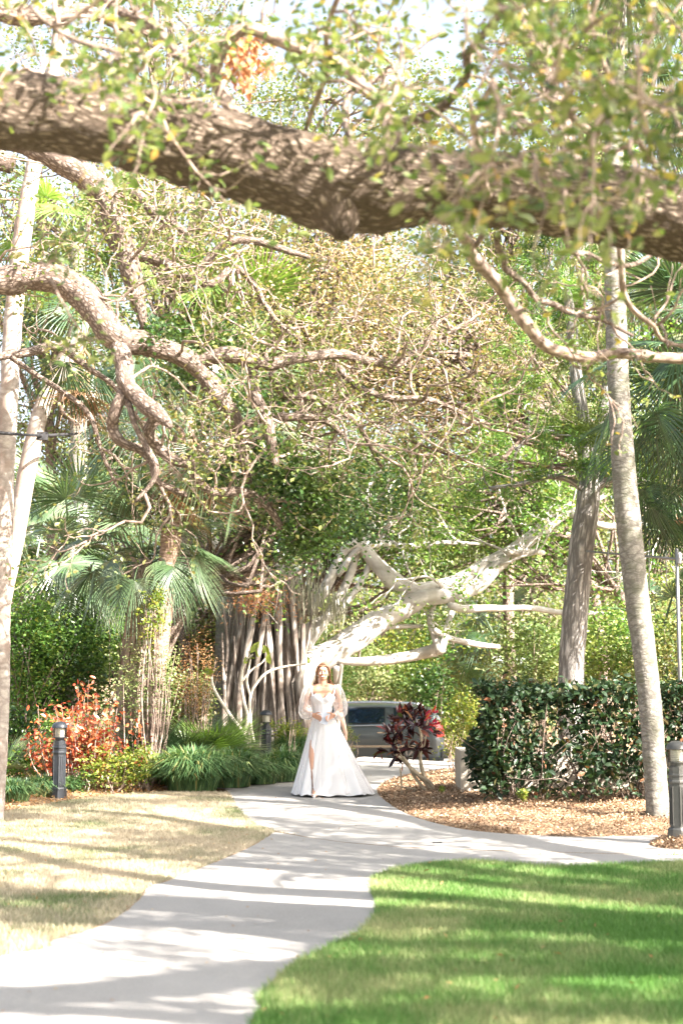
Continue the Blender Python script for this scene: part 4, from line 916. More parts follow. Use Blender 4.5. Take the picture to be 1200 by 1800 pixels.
# woodland that closes the view
mb = MB(); k = 36000
X_ = rng.uniform(-32, 32, k); Y_ = rng.uniform(58, 76, k); Z_ = rng.uniform(-1, 13, k) * (1 - .25 * rng.random(k))
keep = np.array([noise.noise(Vector((x / 3., y / 4., z / 2.6))) for x, y, z in zip(X_, Y_, Z_)]) > -.12
put_leaves(mb, np.column_stack([X_, Y_, Z_])[keep], .42, up=.4); tag(mb.build('woodland', 'olive_leaf', kind='stuff', smooth=False), 'mass of far woodland closing the view behind the road', 'woodland')

# ---- banyan
ban = thing('banyan_tree', 'old banyan with a wall of aerial roots and wide pale grey limbs behind the bride', 'tree', base_of(480, 28, 100)[:3])
bl = [
 [(505, 1215, 74), (535, 1178, 66), (575, 1150, 56), (630, 1118, 52), (685, 1082, 44), (740, 1054, 40), (795, 1046, 34), (845, 1026, 32), (878, 992, 28), (915, 962, 24), (960, 930, 18), (1010, 900, 12), (1060, 870, 8)],
 [(545, 1075, 26), (575, 1020, 22), (600, 975, 20), (630, 955, 24), (655, 985, 30), (690, 1016, 34), (728, 1036, 34), (775, 1032, 30), (835, 1004, 26), (895, 968, 20), (955, 918, 12), (1005, 885, 7)],
 [(590, 1010, 12), (628, 970, 14), (670, 958, 15), (725, 962, 12), (785, 952, 9), (850, 960, 5)],
 [(590, 1158, 17), (640, 1162, 18), (690, 1158, 20), (735, 1150, 22), (770, 1140, 26), (778, 1128, 14)],
 [(772, 1145, 24), (764, 1118, 16), (758, 1085, 14), (770, 1052, 14)],
 [(774, 1140, 18), (786, 1105, 13), (796, 1075, 13), (800, 1050, 14)],
 [(790, 1062, 17), (825, 1072, 15), (870, 1070, 13), (940, 1070, 12), (1010, 1078, 10), (1060, 1082, 9), (1108, 1092, 6)],
 [(762, 1106, 12), (800, 1124, 12), (835, 1134, 12), (874, 1136, 10)],
 [(895, 968, 12), (925, 968, 13), (955, 972, 10)],
 [(510, 1125, 22), (548, 1100, 22), (600, 1062, 16), (640, 1010, 13), (660, 960, 12), (690, 915, 10), (740, 880, 8)],
 [(535, 1140, 26), (560, 1100, 22), (588, 1055, 19), (612, 1010, 17), (628, 975, 16), (650, 930, 13), (645, 870, 11), (690, 800, 9)],
 [(640, 1115, 12), (690, 1104, 9), (745, 1102, 8)],
 [(500, 1120, 30), (480, 1040, 26), (500, 960, 20), (560, 900, 14), (600, 820, 10)],
 [(440, 1110, 30), (420, 1020, 24), (380, 960, 18), (340, 900, 12)],
 [(600, 1160, 10), (598, 1200, 9), (597, 1260, 8), (597, 1320, 8)],
 [(632, 1120, 6), (631, 1170, 6)], [(590, 1170, 14), (592, 1205, 10), (590, 1240, 7)],
 [(720, 1035, 5), (700, 1060, 6), (690, 1090, 6), (672, 1120, 5)],
 [(1000, 905, 12), (1060, 925, 14), (1120, 918, 14), (1180, 905, 12), (1240, 880, 9)],
]
for k, d in enumerate(bl):
    L = limb_px(d, 28, 28.6); q = catmull(L, .12)
    for r_ in range(len(q)): q[r_, :3] += np.array(noise.noise_vector(Vector(q[r_, :3] * 1.1))) * .07
    mb = MB(); tube(mb, q[:, :3], q[:, 3] * .86, 18, disp=lambda p, i, a: .16 * nz(p, 2.2) + .08 * nz(p, 7)); mb.build('limb' if d[0][2] > 15 else 'branch', 'banyan', ban)
mb = MB(); q = catmull(np.array([(*base_of(470, 28.6, 10)[:3], .95), (*tp(470, 1200, 28.6, 1)[:3], .72), (*tp(474, 1080, 28.5, 1)[:3], .62), (*tp(490, 1000, 28.4, 1)[:3], .45)]), .2); tube(mb, q[:, :3], q[:, 3], 36, disp=lambda p, i, a: .18 * nz((p[0], p[1], p[2] * .15), 3.) + .10 * nz((p[0], p[1], p[2] * .15), 9.)); mb.build('trunk', 'banyan_root', ban)
for i in range(105):
    t = rng.uniform(0, 1); x0 = 396 + 138 * t; Yd = 28 + rng.uniform(-.7, .7); yt = 1000 + rng.uniform(-20, 110) + 40 * abs(t - .4); w = rng.uniform(2.5, 14)
    xt = 470 + (x0 - 470) * .7 + rng.normal() * 16; xb = 470 + (x0 - 470) * 1.12 + rng.normal() * 6
    pts = [tp(xt, yt, Yd, w * .7), tp((xt + x0) / 2 + rng.normal() * 3, yt + 80, Yd, w), tp(x0 + rng.normal() * 3, 1200, Yd - .05, w), tp(xb, 1280, Yd - .15, w * 1.2), (*base_of(xb + rng.normal() * 5, Yd - .35, w * 1.6)[:3], sz(w * 1.6, 28) / 2)]
    q = catmull(np.array(pts), .15); mb = MB(); tube(mb, q[:, :3], q[:, 3], 9, disp=lambda p, i, a: .18 * nz(p, 4.)); mb.build('aerial_root', 'banyan_root', ban)
btips = []
mb = MB()
for d in (bl[0], bl[1], bl[2], bl[9], bl[10], bl[12], bl[13], bl[18]):
    L = limb_px(d, 28.2); q = catmull(L, .2); tubes = []
    for t in range(3): i = rng.integers(len(q) // 2, len(q)); grow(Vector(q[i, :3]), rv() + Vector((0, 0, .5)), 1.4, .03, 2, tubes, btips, .45, .05, (2, 4))
    flush(tubes, mb, .3)
mb.build('twigs', 'banyan', ban, kind='stuff')
tree_leaves(ban, btips, 6, .14, .10, 'bright_leaf')
mb = MB(); moss_strands(mb, [at(x, y, 27.5) for x, y in [(500, 1000), (520, 1010), (540, 1020), (560, 1030), (580, 1040), (530, 1050), (430, 1060), (600, 1050), (555, 985), (570, 1060)]], rng, (.4, 1.0), 30, .009, .2)
mb.build('moss', 'moss', ban, kind='stuff', smooth=False)
tt = [tuple(at(450 + rng.normal() * 26, 1050 + rng.normal() * 16, 25 + rng.normal() * .3)) for _ in range(120)]
o = tree_leaves(ban, tt, 9, .1, .07, 'dead_oak_leaf', 'dry_leaves', up=0, width=.4)
# leafless grey twigs and moss in front of the banyan limbs

# ---- shrubs ------------------------------------------------------------------
def shrub(label, px, py, rx, ry, Y, m, n, size, name='shrub', cat='shrub', up=.6, group=None, seed=0, z0=None, shape=RH, faces=RHF, width=1., depth=.6, stems=14, sm='twig'):
    r_ = np.random.default_rng(seed + int(px)); c = np.array(at(px, py, Y)); a, b = sz(rx, Y), sz(ry, Y)
    g = gz(c[0], Y) if z0 is None else z0
    root = thing(name, label, cat, (c[0], Y, g), group)
    k = max(20, n // 14); d = r_.normal(size=(k, 3)); d /= np.linalg.norm(d, axis=1)[:, None]
    lump = 1 + .4 * np.array([noise.noise(Vector(v * 2.3 + px)) for v in d])
    cc = c + d * (r_.uniform(.2, 1, k) ** .5 * lump)[:, None] * (a, max(a * depth, .25), b); cc = cc[cc[:, 2] > g + .04]
    mb = MB()
    for i in range(stems):
        e = cc[r_.integers(len(cc))]; s_ = np.array([c[0] + r_.normal() * a * .25, Y + r_.normal() * .1, g - .02]); mm = (s_ + e) / 2 + r_.normal(size=3) * .06
        q = catmull(np.array([s_, mm, e]), .15); tube(mb, q, np.linspace(.012, .004, len(q)) * (Y / 20), 5, cap=False)
    mb.build('stems', sm, root, kind='stuff')
    P = np.repeat(cc, 14, 0); P = P + r_.normal(size=P.shape) * min(a, b) * .16; P[:, 2] = np.maximum(P[:, 2], g + .03)
    mb = MB(); put_leaves(mb, P, size, shape, faces, up=up, width=width); mb.build('foliage', m, root, kind='stuff', smooth=False); return root
G_ = 'green shrubs closing the background'
for i, a in enumerate([
 ('bright green bush at the left edge behind the rust shrub', 40, 1140, 90, 120, 24, 'bright_leaf', 7000, .07),
 ('deep green bush left of the main palm', 120, 1190, 80, 100, 24.5, 'dark_leaf', 6000, .07),
 ('sunny green bush between two left palms', 175, 1120, 70, 90, 25.5, 'bright_leaf', 5000, .07),
 ('low olive bush behind the palm trunk', 330, 1230, 50, 50, 23, 'olive_leaf', 2600, .06),
 ('low bushy green shrub at the left edge', 20, 1300, 50, 60, 22, 'dark_leaf', 2600, .07),
 ('green bush on the far side of the hedge, near the pine', 1075, 1140, 90, 70, 26, 'bright_leaf', 5000, .075),
 ('pale bush beyond the hedge left of the pine', 930, 1150, 80, 70, 30, 'pale_leaf', 4500, .085),
 ('dark bush directly behind the croton', 770, 1220, 60, 60, 43, 'dark_leaf', 3500, .11),
 ('bright yellow green bush just behind the rear of the van', 812, 1275, 42, 60, 33, 'yellow_leaf', 3000, .07),
 ('sunlit pale bush behind the roof of the van', 640, 1190, 80, 60, 44, 'pale_leaf', 4500, .11),
 ('lime green bush above the windows of the van', 720, 1170, 80, 60, 45, 'yellow_leaf', 4000, .11),
 ('green bush behind the hedge at the left', 850, 1170, 70, 70, 36, 'olive_leaf', 4500, .09),
 ('green bush beyond the hedge at the right edge', 1180, 1160, 80, 80, 25, 'olive_leaf', 4500, .075),
 ('green bush behind the banyan roots', 560, 1200, 60, 80, 42, 'bright_leaf', 3500, .10),
 ('tall green bush behind the aerial roots', 400, 1150, 80, 120, 33, 'dark_leaf', 4500, .09),
]): shrub(*a, group=G_, seed=i)
shrub('feathery olive sprig bush just right of the bride', 612, 1300, 15, 30, 23.5, 'olive_leaf', 420, .05, stems=10, width=.5)
shrub('thin weedy green stems beside the end of the low wall', 806, 1312, 26, 44, 21.5, 'yellow_leaf', 420, .045, stems=16, width=.4, up=.1)
shrub('low yellow green shrub in front of the rust shrub', 205, 1350, 62, 36, 19.3, 'yellow_leaf', 1500, .05, shape=EL, faces=ELF, width=1.1)
shrub('low darker green shrub right of the yellow green one', 255, 1345, 36, 34, 19.6, 'bright_leaf', 900, .05, shape=EL, faces=ELF, width=1.1)
shrub('small green shrub beside the left bollard', 140, 1380, 30, 22, 19.2, 'dark_leaf', 500, .05, shape=EL, faces=ELF)
shrub('golden flowered low shrub behind the second bollard', 505, 1290, 36, 22, 25, 'yellow_leaf', 1400, .05)
shrub('low ground shrub at the left edge beside the pale trunk', 40, 1350, 44, 32, 20, 'bright_leaf', 1100, .055, shape=EL, faces=ELF)
shrub('tiny yellow green seedling on the mulch near the wall', 777, 1388, 5, 8, 18.6, 'yellow_leaf', 40, .035, stems=4)
shrub('tiny upright green sprout under the hedge', 918, 1398, 5, 14, 16.6, 'yellow_leaf', 40, .05, stems=4, up=0, width=.5)

# rust coloured shrub: near leaves are single parts
rust = thing('rust_shrub', 'copper red shrub with loose rust coloured leaves behind the left bollard', 'shrub', at(120, 1350, 19.8))
rust.location.z = .04
r_ = np.random.default_rng(5); mb = MB(); ends = []
for i in range(52):
    x = r_.choice([70, 105, 150, 190, 215, 235], p=[.18, .2, .27, .15, .12, .08]) + r_.normal() * 14
    ytop = {True: 1200, False: 1250}[x > 115 and x < 170] + r_.uniform(-10, 90)
    s_ = np.array([at(150 + (x - 150) * .5, 1300, 19.8 + r_.normal() * .2).x, 19.8 + r_.normal() * .2, .03]); e = np.array(at(x, ytop, 19.6 + r_.normal() * .3))
    mm = (s_ + e) / 2 + r_.normal(size=3) * .07; q = catmull(np.array([s_, mm, e]), .06); tube(mb, q, np.linspace(.009, .003, len(q)), 5, cap=False)
    for p in q[int(len(q) * .35):]:
        ends += [p + r_.normal(size=3) * .055 for _ in range(3)]
mb.build('stems', 'twig', rust, kind='stuff')
P = np.array(ends); n = len(P); F = frames(n, .2, .5); s = .085 * rng.uniform(.6, 1.2, n); o_ = np.argsort(P[:, 1]); near, rest = o_[:240], o_[240:]
me = lm.mesh('leaf', smooth=True); me.materials.append(solid_leaf('rust_leaf_single', [(0, (.26, .05, .03)), (.3, (.44, .11, .05)), (.7, (.55, .20, .09)), (1, (.58, .36, .22))]))
for i in near: single(me, 'leaf', rust, P[i] - np.array(rust.location), F[0][i], F[1][i], F[2][i], s[i], .9)
mb = MB(); put_leaves(mb, P[rest], s[rest], EL, ELF, F=(F[0][rest], F[1][rest], F[2][rest])); mb.build('foliage', 'rust_leaf', rust, kind='stuff', smooth=False)

# croton by the path
cro = thing('croton_shrub', 'leaning croton with dark red leaves and one scarlet shoot beside the path', 'shrub', gnd(762, 1398, .06))
mb = MB(); tipsC = []
for d in ([(762, 1398, 9), (752, 1380, 8), (735, 1362, 8), (716, 1345, 6), (702, 1325, 5), (694, 1300, 4), (696, 1278, 4)], [(760, 1399, 8), (745, 1386, 7), (730, 1368, 6), (718, 1345, 6), (708, 1330, 5)],
          [(750, 1376, 8), (742, 1355, 7), (738, 1330, 6), (740, 1300, 5), (735, 1265, 5)], [(738, 1364, 6), (725, 1352, 5), (712, 1340, 4), (694, 1325, 4)], [(706, 1396, 3), (705, 1370, 3), (703, 1350, 3)],
          [(764, 1398, 8), (757, 1378, 7), (740, 1366, 7), (722, 1352, 5)], [(738, 1300, 4), (746, 1285, 4), (752, 1262, 3)], [(712, 1396, 3), (730, 1388, 3), (690, 1380, 2)], [(735, 1330, 4), (745, 1310, 3), (748, 1290, 3)]):
    L = limb_px(d, 18.9, 18.8); L[:, 2] = np.maximum(L[:, 2], .03); q = catmull(L, .03)
    mb = MB(); tube(mb, q[:, :3], q[:, 3] * .95, 8, disp=lambda p, i, a: .12 * nz(p, 20.)); mb.build('stem', 'crotonstem', cro)
crl = [(0, (.018, .008, .010)), (.6, (.05, .012, .016)), (.8, (.12, .02, .025)), (.92, (.26, .07, .05)), (.97, (.30, .14, .09)), (1, (.06, .12, .03))]
me1 = lm.mesh('leaf', smooth=True); me1.materials.append(solid_leaf('croton_leaf_single', crl))
me2 = lm.mesh('leaf', smooth=True); me2.materials.append(solid_leaf('croton_red_single', [(0, (.30, .012, .04)), (.7, (.46, .02, .06)), (1, (.55, .12, .03))]))
r_ = np.random.default_rng(3); cl0 = np.array(cro.location)
tipsC = [(695, 1272), (705, 1258), (718, 1252), (732, 1255), (745, 1262), (688, 1290), (702, 1285), (718, 1275), (735, 1280), (750, 1280), (690, 1308), (706, 1302), (722, 1298), (740, 1300), (700, 1322), (716, 1316), (732, 1318), (692, 1330), (712, 1335), (676, 1322), (728, 1268), (745, 1320), (712, 1264)]
cnt = 0
for tx_, ty_ in tipsC:
    c = np.array(at(tx_, ty_, 18.85 + r_.normal() * .14)); ax = np.array([(tx_ - 718) / 60., r_.normal() * .35, .55 - (ty_ - 1290) / 90.]) + r_.normal(size=3) * .2; ax /= np.linalg.norm(ax)
    for k in range(12):
        x = ax * .75 + r_.normal(size=3) * .62; x /= np.linalg.norm(x); z = ax + r_.normal(size=3) * .3; z -= x * (x @ z); z /= np.linalg.norm(z); y = np.cross(z, x)
        single(me1, 'leaf', cro, c + r_.normal(size=3) * .022 - cl0, x, y, z, r_.uniform(.12, .19), .66); cnt += 1
for (tx_, ty_, dx, dz) in ((748, 1262, .9, .9), (758, 1255, 1, .8), (752, 1276, .7, -.5), (756, 1272, .6, .3), (760, 1290, .9, -.1)):
    c = np.array(at(tx_, ty_, 18.75)); ax = np.array([dx, -.1, dz]); ax /= np.linalg.norm(ax)
    for k in range(5):
        x = ax + r_.normal(size=3) * .35; x /= np.linalg.norm(x); z = r_.normal(size=3) + (0, -1, .3); z -= x * (x @ z); z /= np.linalg.norm(z); y = np.cross(z, x)
        o = single(me2 if ty_ < 1280 else me1, 'leaf', cro, c + r_.normal(size=3) * .02 - cl0, x, y, z, r_.uniform(.08, .13), .6)
        if k == 0 and ty_ == 1255: o['label'] = 'scarlet leaf at the tip of the shoot'

# pale stemmed shrub (nearly leafless)
pl = thing('bare_shrub', 'almost leafless shrub of pale forked stems in front of the aerial roots', 'shrub', base_of(432, 21.8, 5)[:3])
for d in ([(432, 1318, 9), (428, 1290, 8), (410, 1265, 7), (392, 1238, 6), (376, 1210, 5), (372, 1190, 4)], [(428, 1292, 7), (436, 1262, 7), (428, 1230, 6), (424, 1195, 6), (430, 1165, 4), (445, 1150, 3)], [(446, 1305, 6), (440, 1270, 6), (440, 1225, 5), (452, 1200, 5), (470, 1182, 5), (500, 1172, 4), (538, 1167, 3)],
          [(424, 1200, 4), (440, 1180, 4), (460, 1165, 3), (470, 1152, 3)], [(440, 1225, 4), (434, 1195, 4), (440, 1160, 3), (436, 1145, 3)]):
    L = limb_px(d, 21.8); q = catmull(L, .05); mb = MB(); tube(mb, q[:, :3], q[:, 3], 8, disp=lambda p, i, a: .1 * nz(p, 15.)); mb.build('stem', 'palestem', pl)
me = lm.mesh('leaf', smooth=True); me.materials.append(M['yellow_leaf'])
for (a, b) in ((372, 1188), (376, 1180), (368, 1182), (440, 1148), (450, 1150), (455, 1156), (432, 1160), (470, 1150), (540, 1166), (472, 1158), (428, 1166), (462, 1148)):
    c = np.array(at(a, b, 21.7)); x = r_.normal(size=3) + (0, 0, .6); x /= np.linalg.norm(x); z = r_.normal(size=3) + (0, -1, 0); z -= x * (x @ z); z /= np.linalg.norm(z)
    single(me, 'leaf', pl, c - np.array(pl.location), x, np.cross(z, x), z, .22, .9)
tw2 = thing('bare_shrub', 'tangle of bare dry twigs between the second bollard and the bride', 'shrub', base_of(520, 23.5, 5)[:3])
for d in ([(505, 1290, 3), (512, 1270, 2), (522, 1240, 2), (526, 1228, 1)], [(505, 1290, 2), (520, 1262, 2), (538, 1250, 1.5)], [(522, 1242, 2), (510, 1225, 1), (500, 1218, 1)], [(512, 1268, 2), (528, 1236, 1), (545, 1225, 1)]):
    L = limb_px(d, 23.5); L[0, 2] = .1; q = catmull(L, .05); mb = MB(); tube(mb, q[:, :3], q[:, 3] * .6, 6); mb.build('stem', 'twig', tw2)

# grass-like clumps (lily turf)
def turf(label, px, py, rx_m, h, Y, n, grp='lily turf clumps along the path'):
    r_ = np.random.default_rng(int(px * 7 + py)); c = np.array(at(px, py, Y)); x0 = c[0]; z0 = .03 if Y < 24 else gz(x0, Y)
    rr = rx_m * np.sqrt(r_.uniform(0, 1, n)); a = r_.uniform(0, 2 * np.pi, n); bx = np.stack([np.cos(a) * rr * .55, np.sin(a) * rr * .55, 0 * a], 1)
    a2 = a + r_.normal(size=n) * .7; out = np.stack([np.cos(a2), np.sin(a2), 0 * a2], 1); L = h * r_.uniform(.75, 1.35, n) ; reach = r_.uniform(.25, 1., n) * (.35 + rr / rx_m * .65)
    sd = np.stack([-np.sin(a2), np.cos(a2), 0 * a2], 1); w = .0075 * r_.uniform(.7, 1.3, n) * (1 + .3 * (Y > 19)); V = []
    for t, ws in ((0, .7), (.35, 1.), (.7, .85)):
        p = bx + out * (reach * L * t ** 1.6 * .95)[:, None]; p[:, 2] = L * (t * 1.25 - reach * .75 * t ** 2.6)
        V += [p - sd * (w * ws)[:, None], p + sd * (w * ws)[:, None]]
    p = bx + out * (reach * L * 1.15)[:, None]; p[:, 2] = L * (1.1 - reach * .85); V.append(p)
    V = np.stack(V, 1) + np.array([x0, Y, z0]); V[:, :, 2] = np.maximum(V[:, :, 2], z0 + .01); b = (np.arange(n) * 7)[:, None]
    f = np.concatenate([b + np.array([q]) for q in ([0, 1, 3], [0, 3, 2], [2, 3, 5], [2, 5, 4], [4, 5, 6])])
    mb = MB(); mb.add(V.reshape(-1, 3), f); o = mb.build('lily_turf', 'liriope', loc=(x0, Y, z0), smooth=False); tag(o, label, 'grass clump', grp)
for a in [('big dark round clump of strappy grass left of the path bend', 338, 1372, .60, .52, 19.7, 3400), ('second strappy grass clump directly right of the big round one', 405, 1362, .5, .46, 20.3, 2200),
          ('pale strappy grass clump in front of the second bollard', 452, 1358, .5, .34, 20.9, 2400), ('strappy grass clump nearest the bride on the left', 496, 1350, .36, .42, 21.3, 1500),
          ('strappy grass clump behind the second bollard on its right', 522, 1318, .55, .5, 24.8, 1900), ('strappy grass clump right behind the bare pale stems', 425, 1325, .4, .34, 23.6, 1300),
          ('bright strappy grass clump at the left edge by the pale trunk', 22, 1405, .34, .26, 17.9, 1300), ('dark strappy grass clump left of the near bollard', 72, 1396, .3, .26, 18.6, 1300),
          ('small strappy grass tuft behind the left bollard', 118, 1385, .22, .2, 19.2, 500), ('strappy grass clump hidden between palmettos and path', 300, 1355, .3, .3, 20.6, 800)]: turf(*a)

# ---- hedge and low wall
hed = thing('hedge', 'clipped dark leafy hedge with bare stems at its foot, right of the path', 'hedge', (4.6, 17.2, .05))
r_ = np.random.default_rng(9); n = 26000
X_ = r_.uniform(1.62, 8.6, n); f = r_.random(n); Y_ = np.where(f < .5, 16.62 + np.abs(r_.normal(size=n)) * .12, r_.uniform(16.6, 17.9, n)); Z_ = r_.uniform(.2, 1.5, n)
tp_ = f > .82; Z_[tp_] = 1.42 + r_.normal(size=tp_.sum()) * .06
en = (f > .5) & (f < .6); X_[en] = 1.62 + np.abs(r_.normal(size=en.sum())) * .12
bump = np.array([noise.noise(Vector((x * 1.4, y * 1.4, z * 1.6))) for x, y, z in zip(X_, Y_, Z_)]); Y_ -= bump * .28 * (f < .5); Z_ += bump * .12 * tp_; X_ -= bump * .2 * en
dens = np.array([noise.noise(Vector((x * 2.1, y * 2.1 + 7, z * 2.3))) for x, y, z in zip(X_, Y_, Z_)])
keep = (r_.random(n) < np.clip((Z_ - .12) / .45, .08, 1)) & (dens > -.30 - .1 * (Z_ < .8) + .12 * (Z_ < .7)); P = np.stack([X_, Y_, Z_], 1)[keep]; n = len(P)
fx = frames(n, .2, .2); s = .095 * r_.uniform(.6, 1.2, n); vis = (np.abs(P[:, 0]) < .25 * P[:, 1]); o_ = np.argsort(np.where(vis, P[:, 1] - r_.random(n) * .2, 99)); near, rest = o_[:300], o_[300:]
me = lm.mesh('leaf', smooth=True); me.materials.append(solid_leaf('hedge_leaf_single', [(0, (.014, .034, .014)), (.7, (.025, .052, .02)), (.93, (.045, .07, .024)), (1, (.15, .09, .04))], .48, .35))
hl = np.array(hed.location)
for i in near: single(me, 'leaf', hed, P[i] - hl, fx[0][i], fx[1][i], fx[2][i], s[i])
mb = MB(); put_leaves(mb, P[rest], s[rest], EL, ELF, F=(fx[0][rest], fx[1][rest], fx[2][rest])); mb.build('foliage', 'hedge_leaf', hed, kind='stuff', smooth=False)
mb = MB()
for i in range(120):
    x = [2.3, 2.9, 3.5, 4.1, 4.9, 5.6, 6.3, 7.2, 1.9][i % 9] + r_.normal() * .06; q = [np.array([x, 17.1 + r_.normal() * .1, .02])]; d = np.array([r_.normal() * .45, r_.normal() * .35, 1.])
    for k in range(6): d = d + r_.normal(size=3) * .22; q.append(q[-1] + d / np.linalg.norm(d) * r_.uniform(.16, .3))
    q = np.array(q); q[:, 1] = np.clip(q[:, 1], 16.55, 17.9); q[:, 2] = np.minimum(q[:, 2], 1.55); q = catmull(q, .1); tube(mb, q, np.linspace(.010, .003, len(q)), 5, cap=False)
mb.build('stems', 'oak_bark2', hed, kind='stuff')
wl = thing('low_wall', 'low cream rendered wall whose end shows at the left of the hedge', 'wall', (4, 19, 0))
mb = MB(); box(mb, (5.4, 18.55, .22), (7.4, .24, .76)); mb.build('wall_body', 'wall', wl, smooth=False)
mb = MB(); box(mb, (1.63, 18.75, .28), (.24, .95, .72)); mb.build('wall_end', 'wall', wl, smooth=False)

# ---- bollard lights -----------------------------------------------------------
def bollard(label, base, h, m, rz):
    root = thing('bollard_light', label, 'bollard light', base, None); s = h / .98; c = (0, 0, 0)
    def ring(prof, name, mm, n=8, rot=math.pi / 8, par=root, smooth=False, auto=None):
        mb = MB(); lathe(mb, [(r * s, z * s) for r, z in prof], tuple(world_loc(par) if False else root.location), n, rz + rot); return mb.build(name, mm, par, smooth=smooth, auto=auto)
    ring([(0, 0), (.108, 0), (.108, .125), (.098, .14), (.0, .14)], 'base', m)
    sh = ring([(.082, .14), (.082, .57), (.0, .57)], 'shaft', m)
    for k in range(4):   # raised frame of the recessed flutes on the wide faces
        a = rz + k * math.pi / 2 + math.pi / 4 * 0; d = Vector((math.cos(a), math.sin(a), 0)); t = Vector((-d.y, d.x, 0)); mb = MB(); p0 = Vector(root.location) + d * (.077 * s)
        for off, w in ((-.026, .010), (0, .007), (.026, .010)): q = p0 + t * off * s; box(mb, (q.x, q.y, q.z + .355 * s), (.012 * s, w * s, .36 * s), a)
        for zz in (.170, .54): box(mb, (p0.x, p0.y, p0.z + zz * s), (.012 * s, .064 * s, .012 * s), a)
        mb.build('flute_panel', m, root, smooth=False)
    ring([(.0, .57), (.088, .57), (.094, .58), (.094, .595), (.086, .605), (.086, .635), (.093, .645), (.093, .66), (.082, .67), (.082, .735), (0, .735)], 'collar', m)
    ring([(.0, .735), (.062, .735), (.062, .775), (0, .775)], 'neck', m, 20, 0, smooth=True, auto=40)
    ring([(.0, .775), (.097, .775), (.097, .785), (0, .785)], 'rim', m, 24, 0, smooth=True, auto=40)
    pr = [(.058 + (.007 if i % 2 else 0), .786 + i * .0088) for i in range(14)]
    ring([(0, .785)] + pr + [(0, .905)], 'lamp', 'diffuser', 24, 0, smooth=True, auto=30)
    ring([(.090, .785), (.090, .905)], 'lens', 'glass', 28, 0, smooth=True)
    ring([(0, .905), (.104, .905), (.107, .912)] + [(.104 * math.cos(i * math.pi / 16), .915 + .075 * math.sin(i * math.pi / 16)) for i in range(0, 9)], 'dome_cap', m, 32, 0, smooth=True, auto=50)
    for k in range(3):
        a = rz + .6 + k * 2.094; mb = MB(); x, y = root.location.x + math.cos(a) * .086 * s, root.location.y + math.sin(a) * .086 * s; box(mb, (x, y, root.location.z + .845 * s), (.006 * s, .006 * s, .12 * s), a); mb.build('strut', m, root, smooth=False)
g = gnd(103, 1402, .04); bollard('black bollard light standing in the bed at the left, before the rust shrub', (g.x, g.y, .035), .96, 'steel_black', R(-62))
bollard('black bollard light half sunk in grass clumps, near the bride', ((469 - 600) / 2500 * 24.3, 24.3, .02), .97, 'steel_black', R(-62))
g = gnd(1192, 1478, .06); bollard('bronze grey bollard light at the right edge beside the leaning palm trunk', (g.x, g.y, .05), .93, 'bollard_bronze', R(-66))

# ---- lamp pole with arm and hanging lights, right edge; strap at left
pb = ((1190 - 600) / 2500 * 19.5, 19.5, 0)
pol = thing('light_pole', 'thin grey metal pole behind the hedge carrying a cross arm with hanging rods', 'pole', pb)
mb = MB(); t = at(1188, 965, 19.5); tube(mb, [pb, (t.x, t.y, t.z)], [.028, .024], 12); mb.build('pole', 'pole', pol)
mb = MB(); a = at(1030, 969, 21.0); b = at(1192, 983, 19.5); c = at(1280, 985, 19.2); tube(mb, [tuple(a), tuple(b), tuple(c)], [.014, .020, .020], 8); mb.build('cross_arm', 'pole', pol)
mb = MB(); lathe(mb, [(0, -.06), (.05, -.06), (.05, .07), (.03, .1), (0, .1)], tuple(b), 14); mb.build('clamp', 'pole', pol, auto=40)
for px_, l in ((1068, 46), (1140, 60), (1170, 52)):
    p = at(px_, 979, 20.2); q = at(px_, 979 + l, 20.2); u = at(px_, 950, 20.2); mb = MB(); tube(mb, [tuple(u), tuple(q)], [.008, .008], 6); mb.build('hanging_rod', 'pole', pol)
cab = thing('string_light_cable', 'dark cable with a small junction box strapped across the left palm trunks', 'cable', at(0, 762, 15.4))
mb = MB(); pts = [at(-60, 758, 15.35), at(0, 761, 15.3), at(40, 764, 15.6), at(75, 766, 16.6), at(110, 764, 17.0), at(142, 762, 17.4)]; tube(mb, [tuple(p) for p in pts], [.014, .020, .014, .018, .020, .012], 8); mb.build('cable', 'cable', cab)
mb = MB(); p = at(75, 767, 16.55); box(mb, tuple(p), (.13, .08, .09), .2); mb.build('junction_box', 'cable', cab, smooth=False)
mb = MB(); p = gnd(768, 1481, .035); box(mb, (p.x, p.y, .035), (.085, .03, .012), .1); tag(mb.build('bark_scrap', 'cable', loc=p, smooth=False), 'small dark scrap lying on the path near the mulch bed', 'scrap')

# ---- van ---------------------------------------------------------------------
van = thing('minivan', 'silver minivan parked side on beyond the path, half hidden by bride and croton', 'car', (0, 38, -.93))
XR, YC, ZG = 2.72, 39.0, -.93      # rear bumper x, centre line, road level; front points to -x
ST = [(0, .78, .95, .80, .74, 1.18), (.12, .92, 1.12, .80, .72, 1.48), (.35, .965, 1.17, .87, .74, 1.64), (.9, .98, 1.16, .90, .78, 1.70), (1.8, .985, 1.15, .91, .80, 1.73), (2.8, .985, 1.13, .91, .79, 1.71), (3.3, .985, 1.11, .90, .76, 1.62), (3.75, .98, 1.09, .90, .74, 1.32), (4.05, .97, 1.06, .88, .80, 1.10), (4.6, .93, .95, .85, .74, .98), (4.95, .80, .80, .72, .6, .82), (5.08, .66, .62, .60, .5, .66)]
def stv(x):
    xs_ = [s_[0] for s_ in ST]; return [float(np.interp(x, xs_, [s_[k] for s_ in ST])) for k in range(1, 6)]
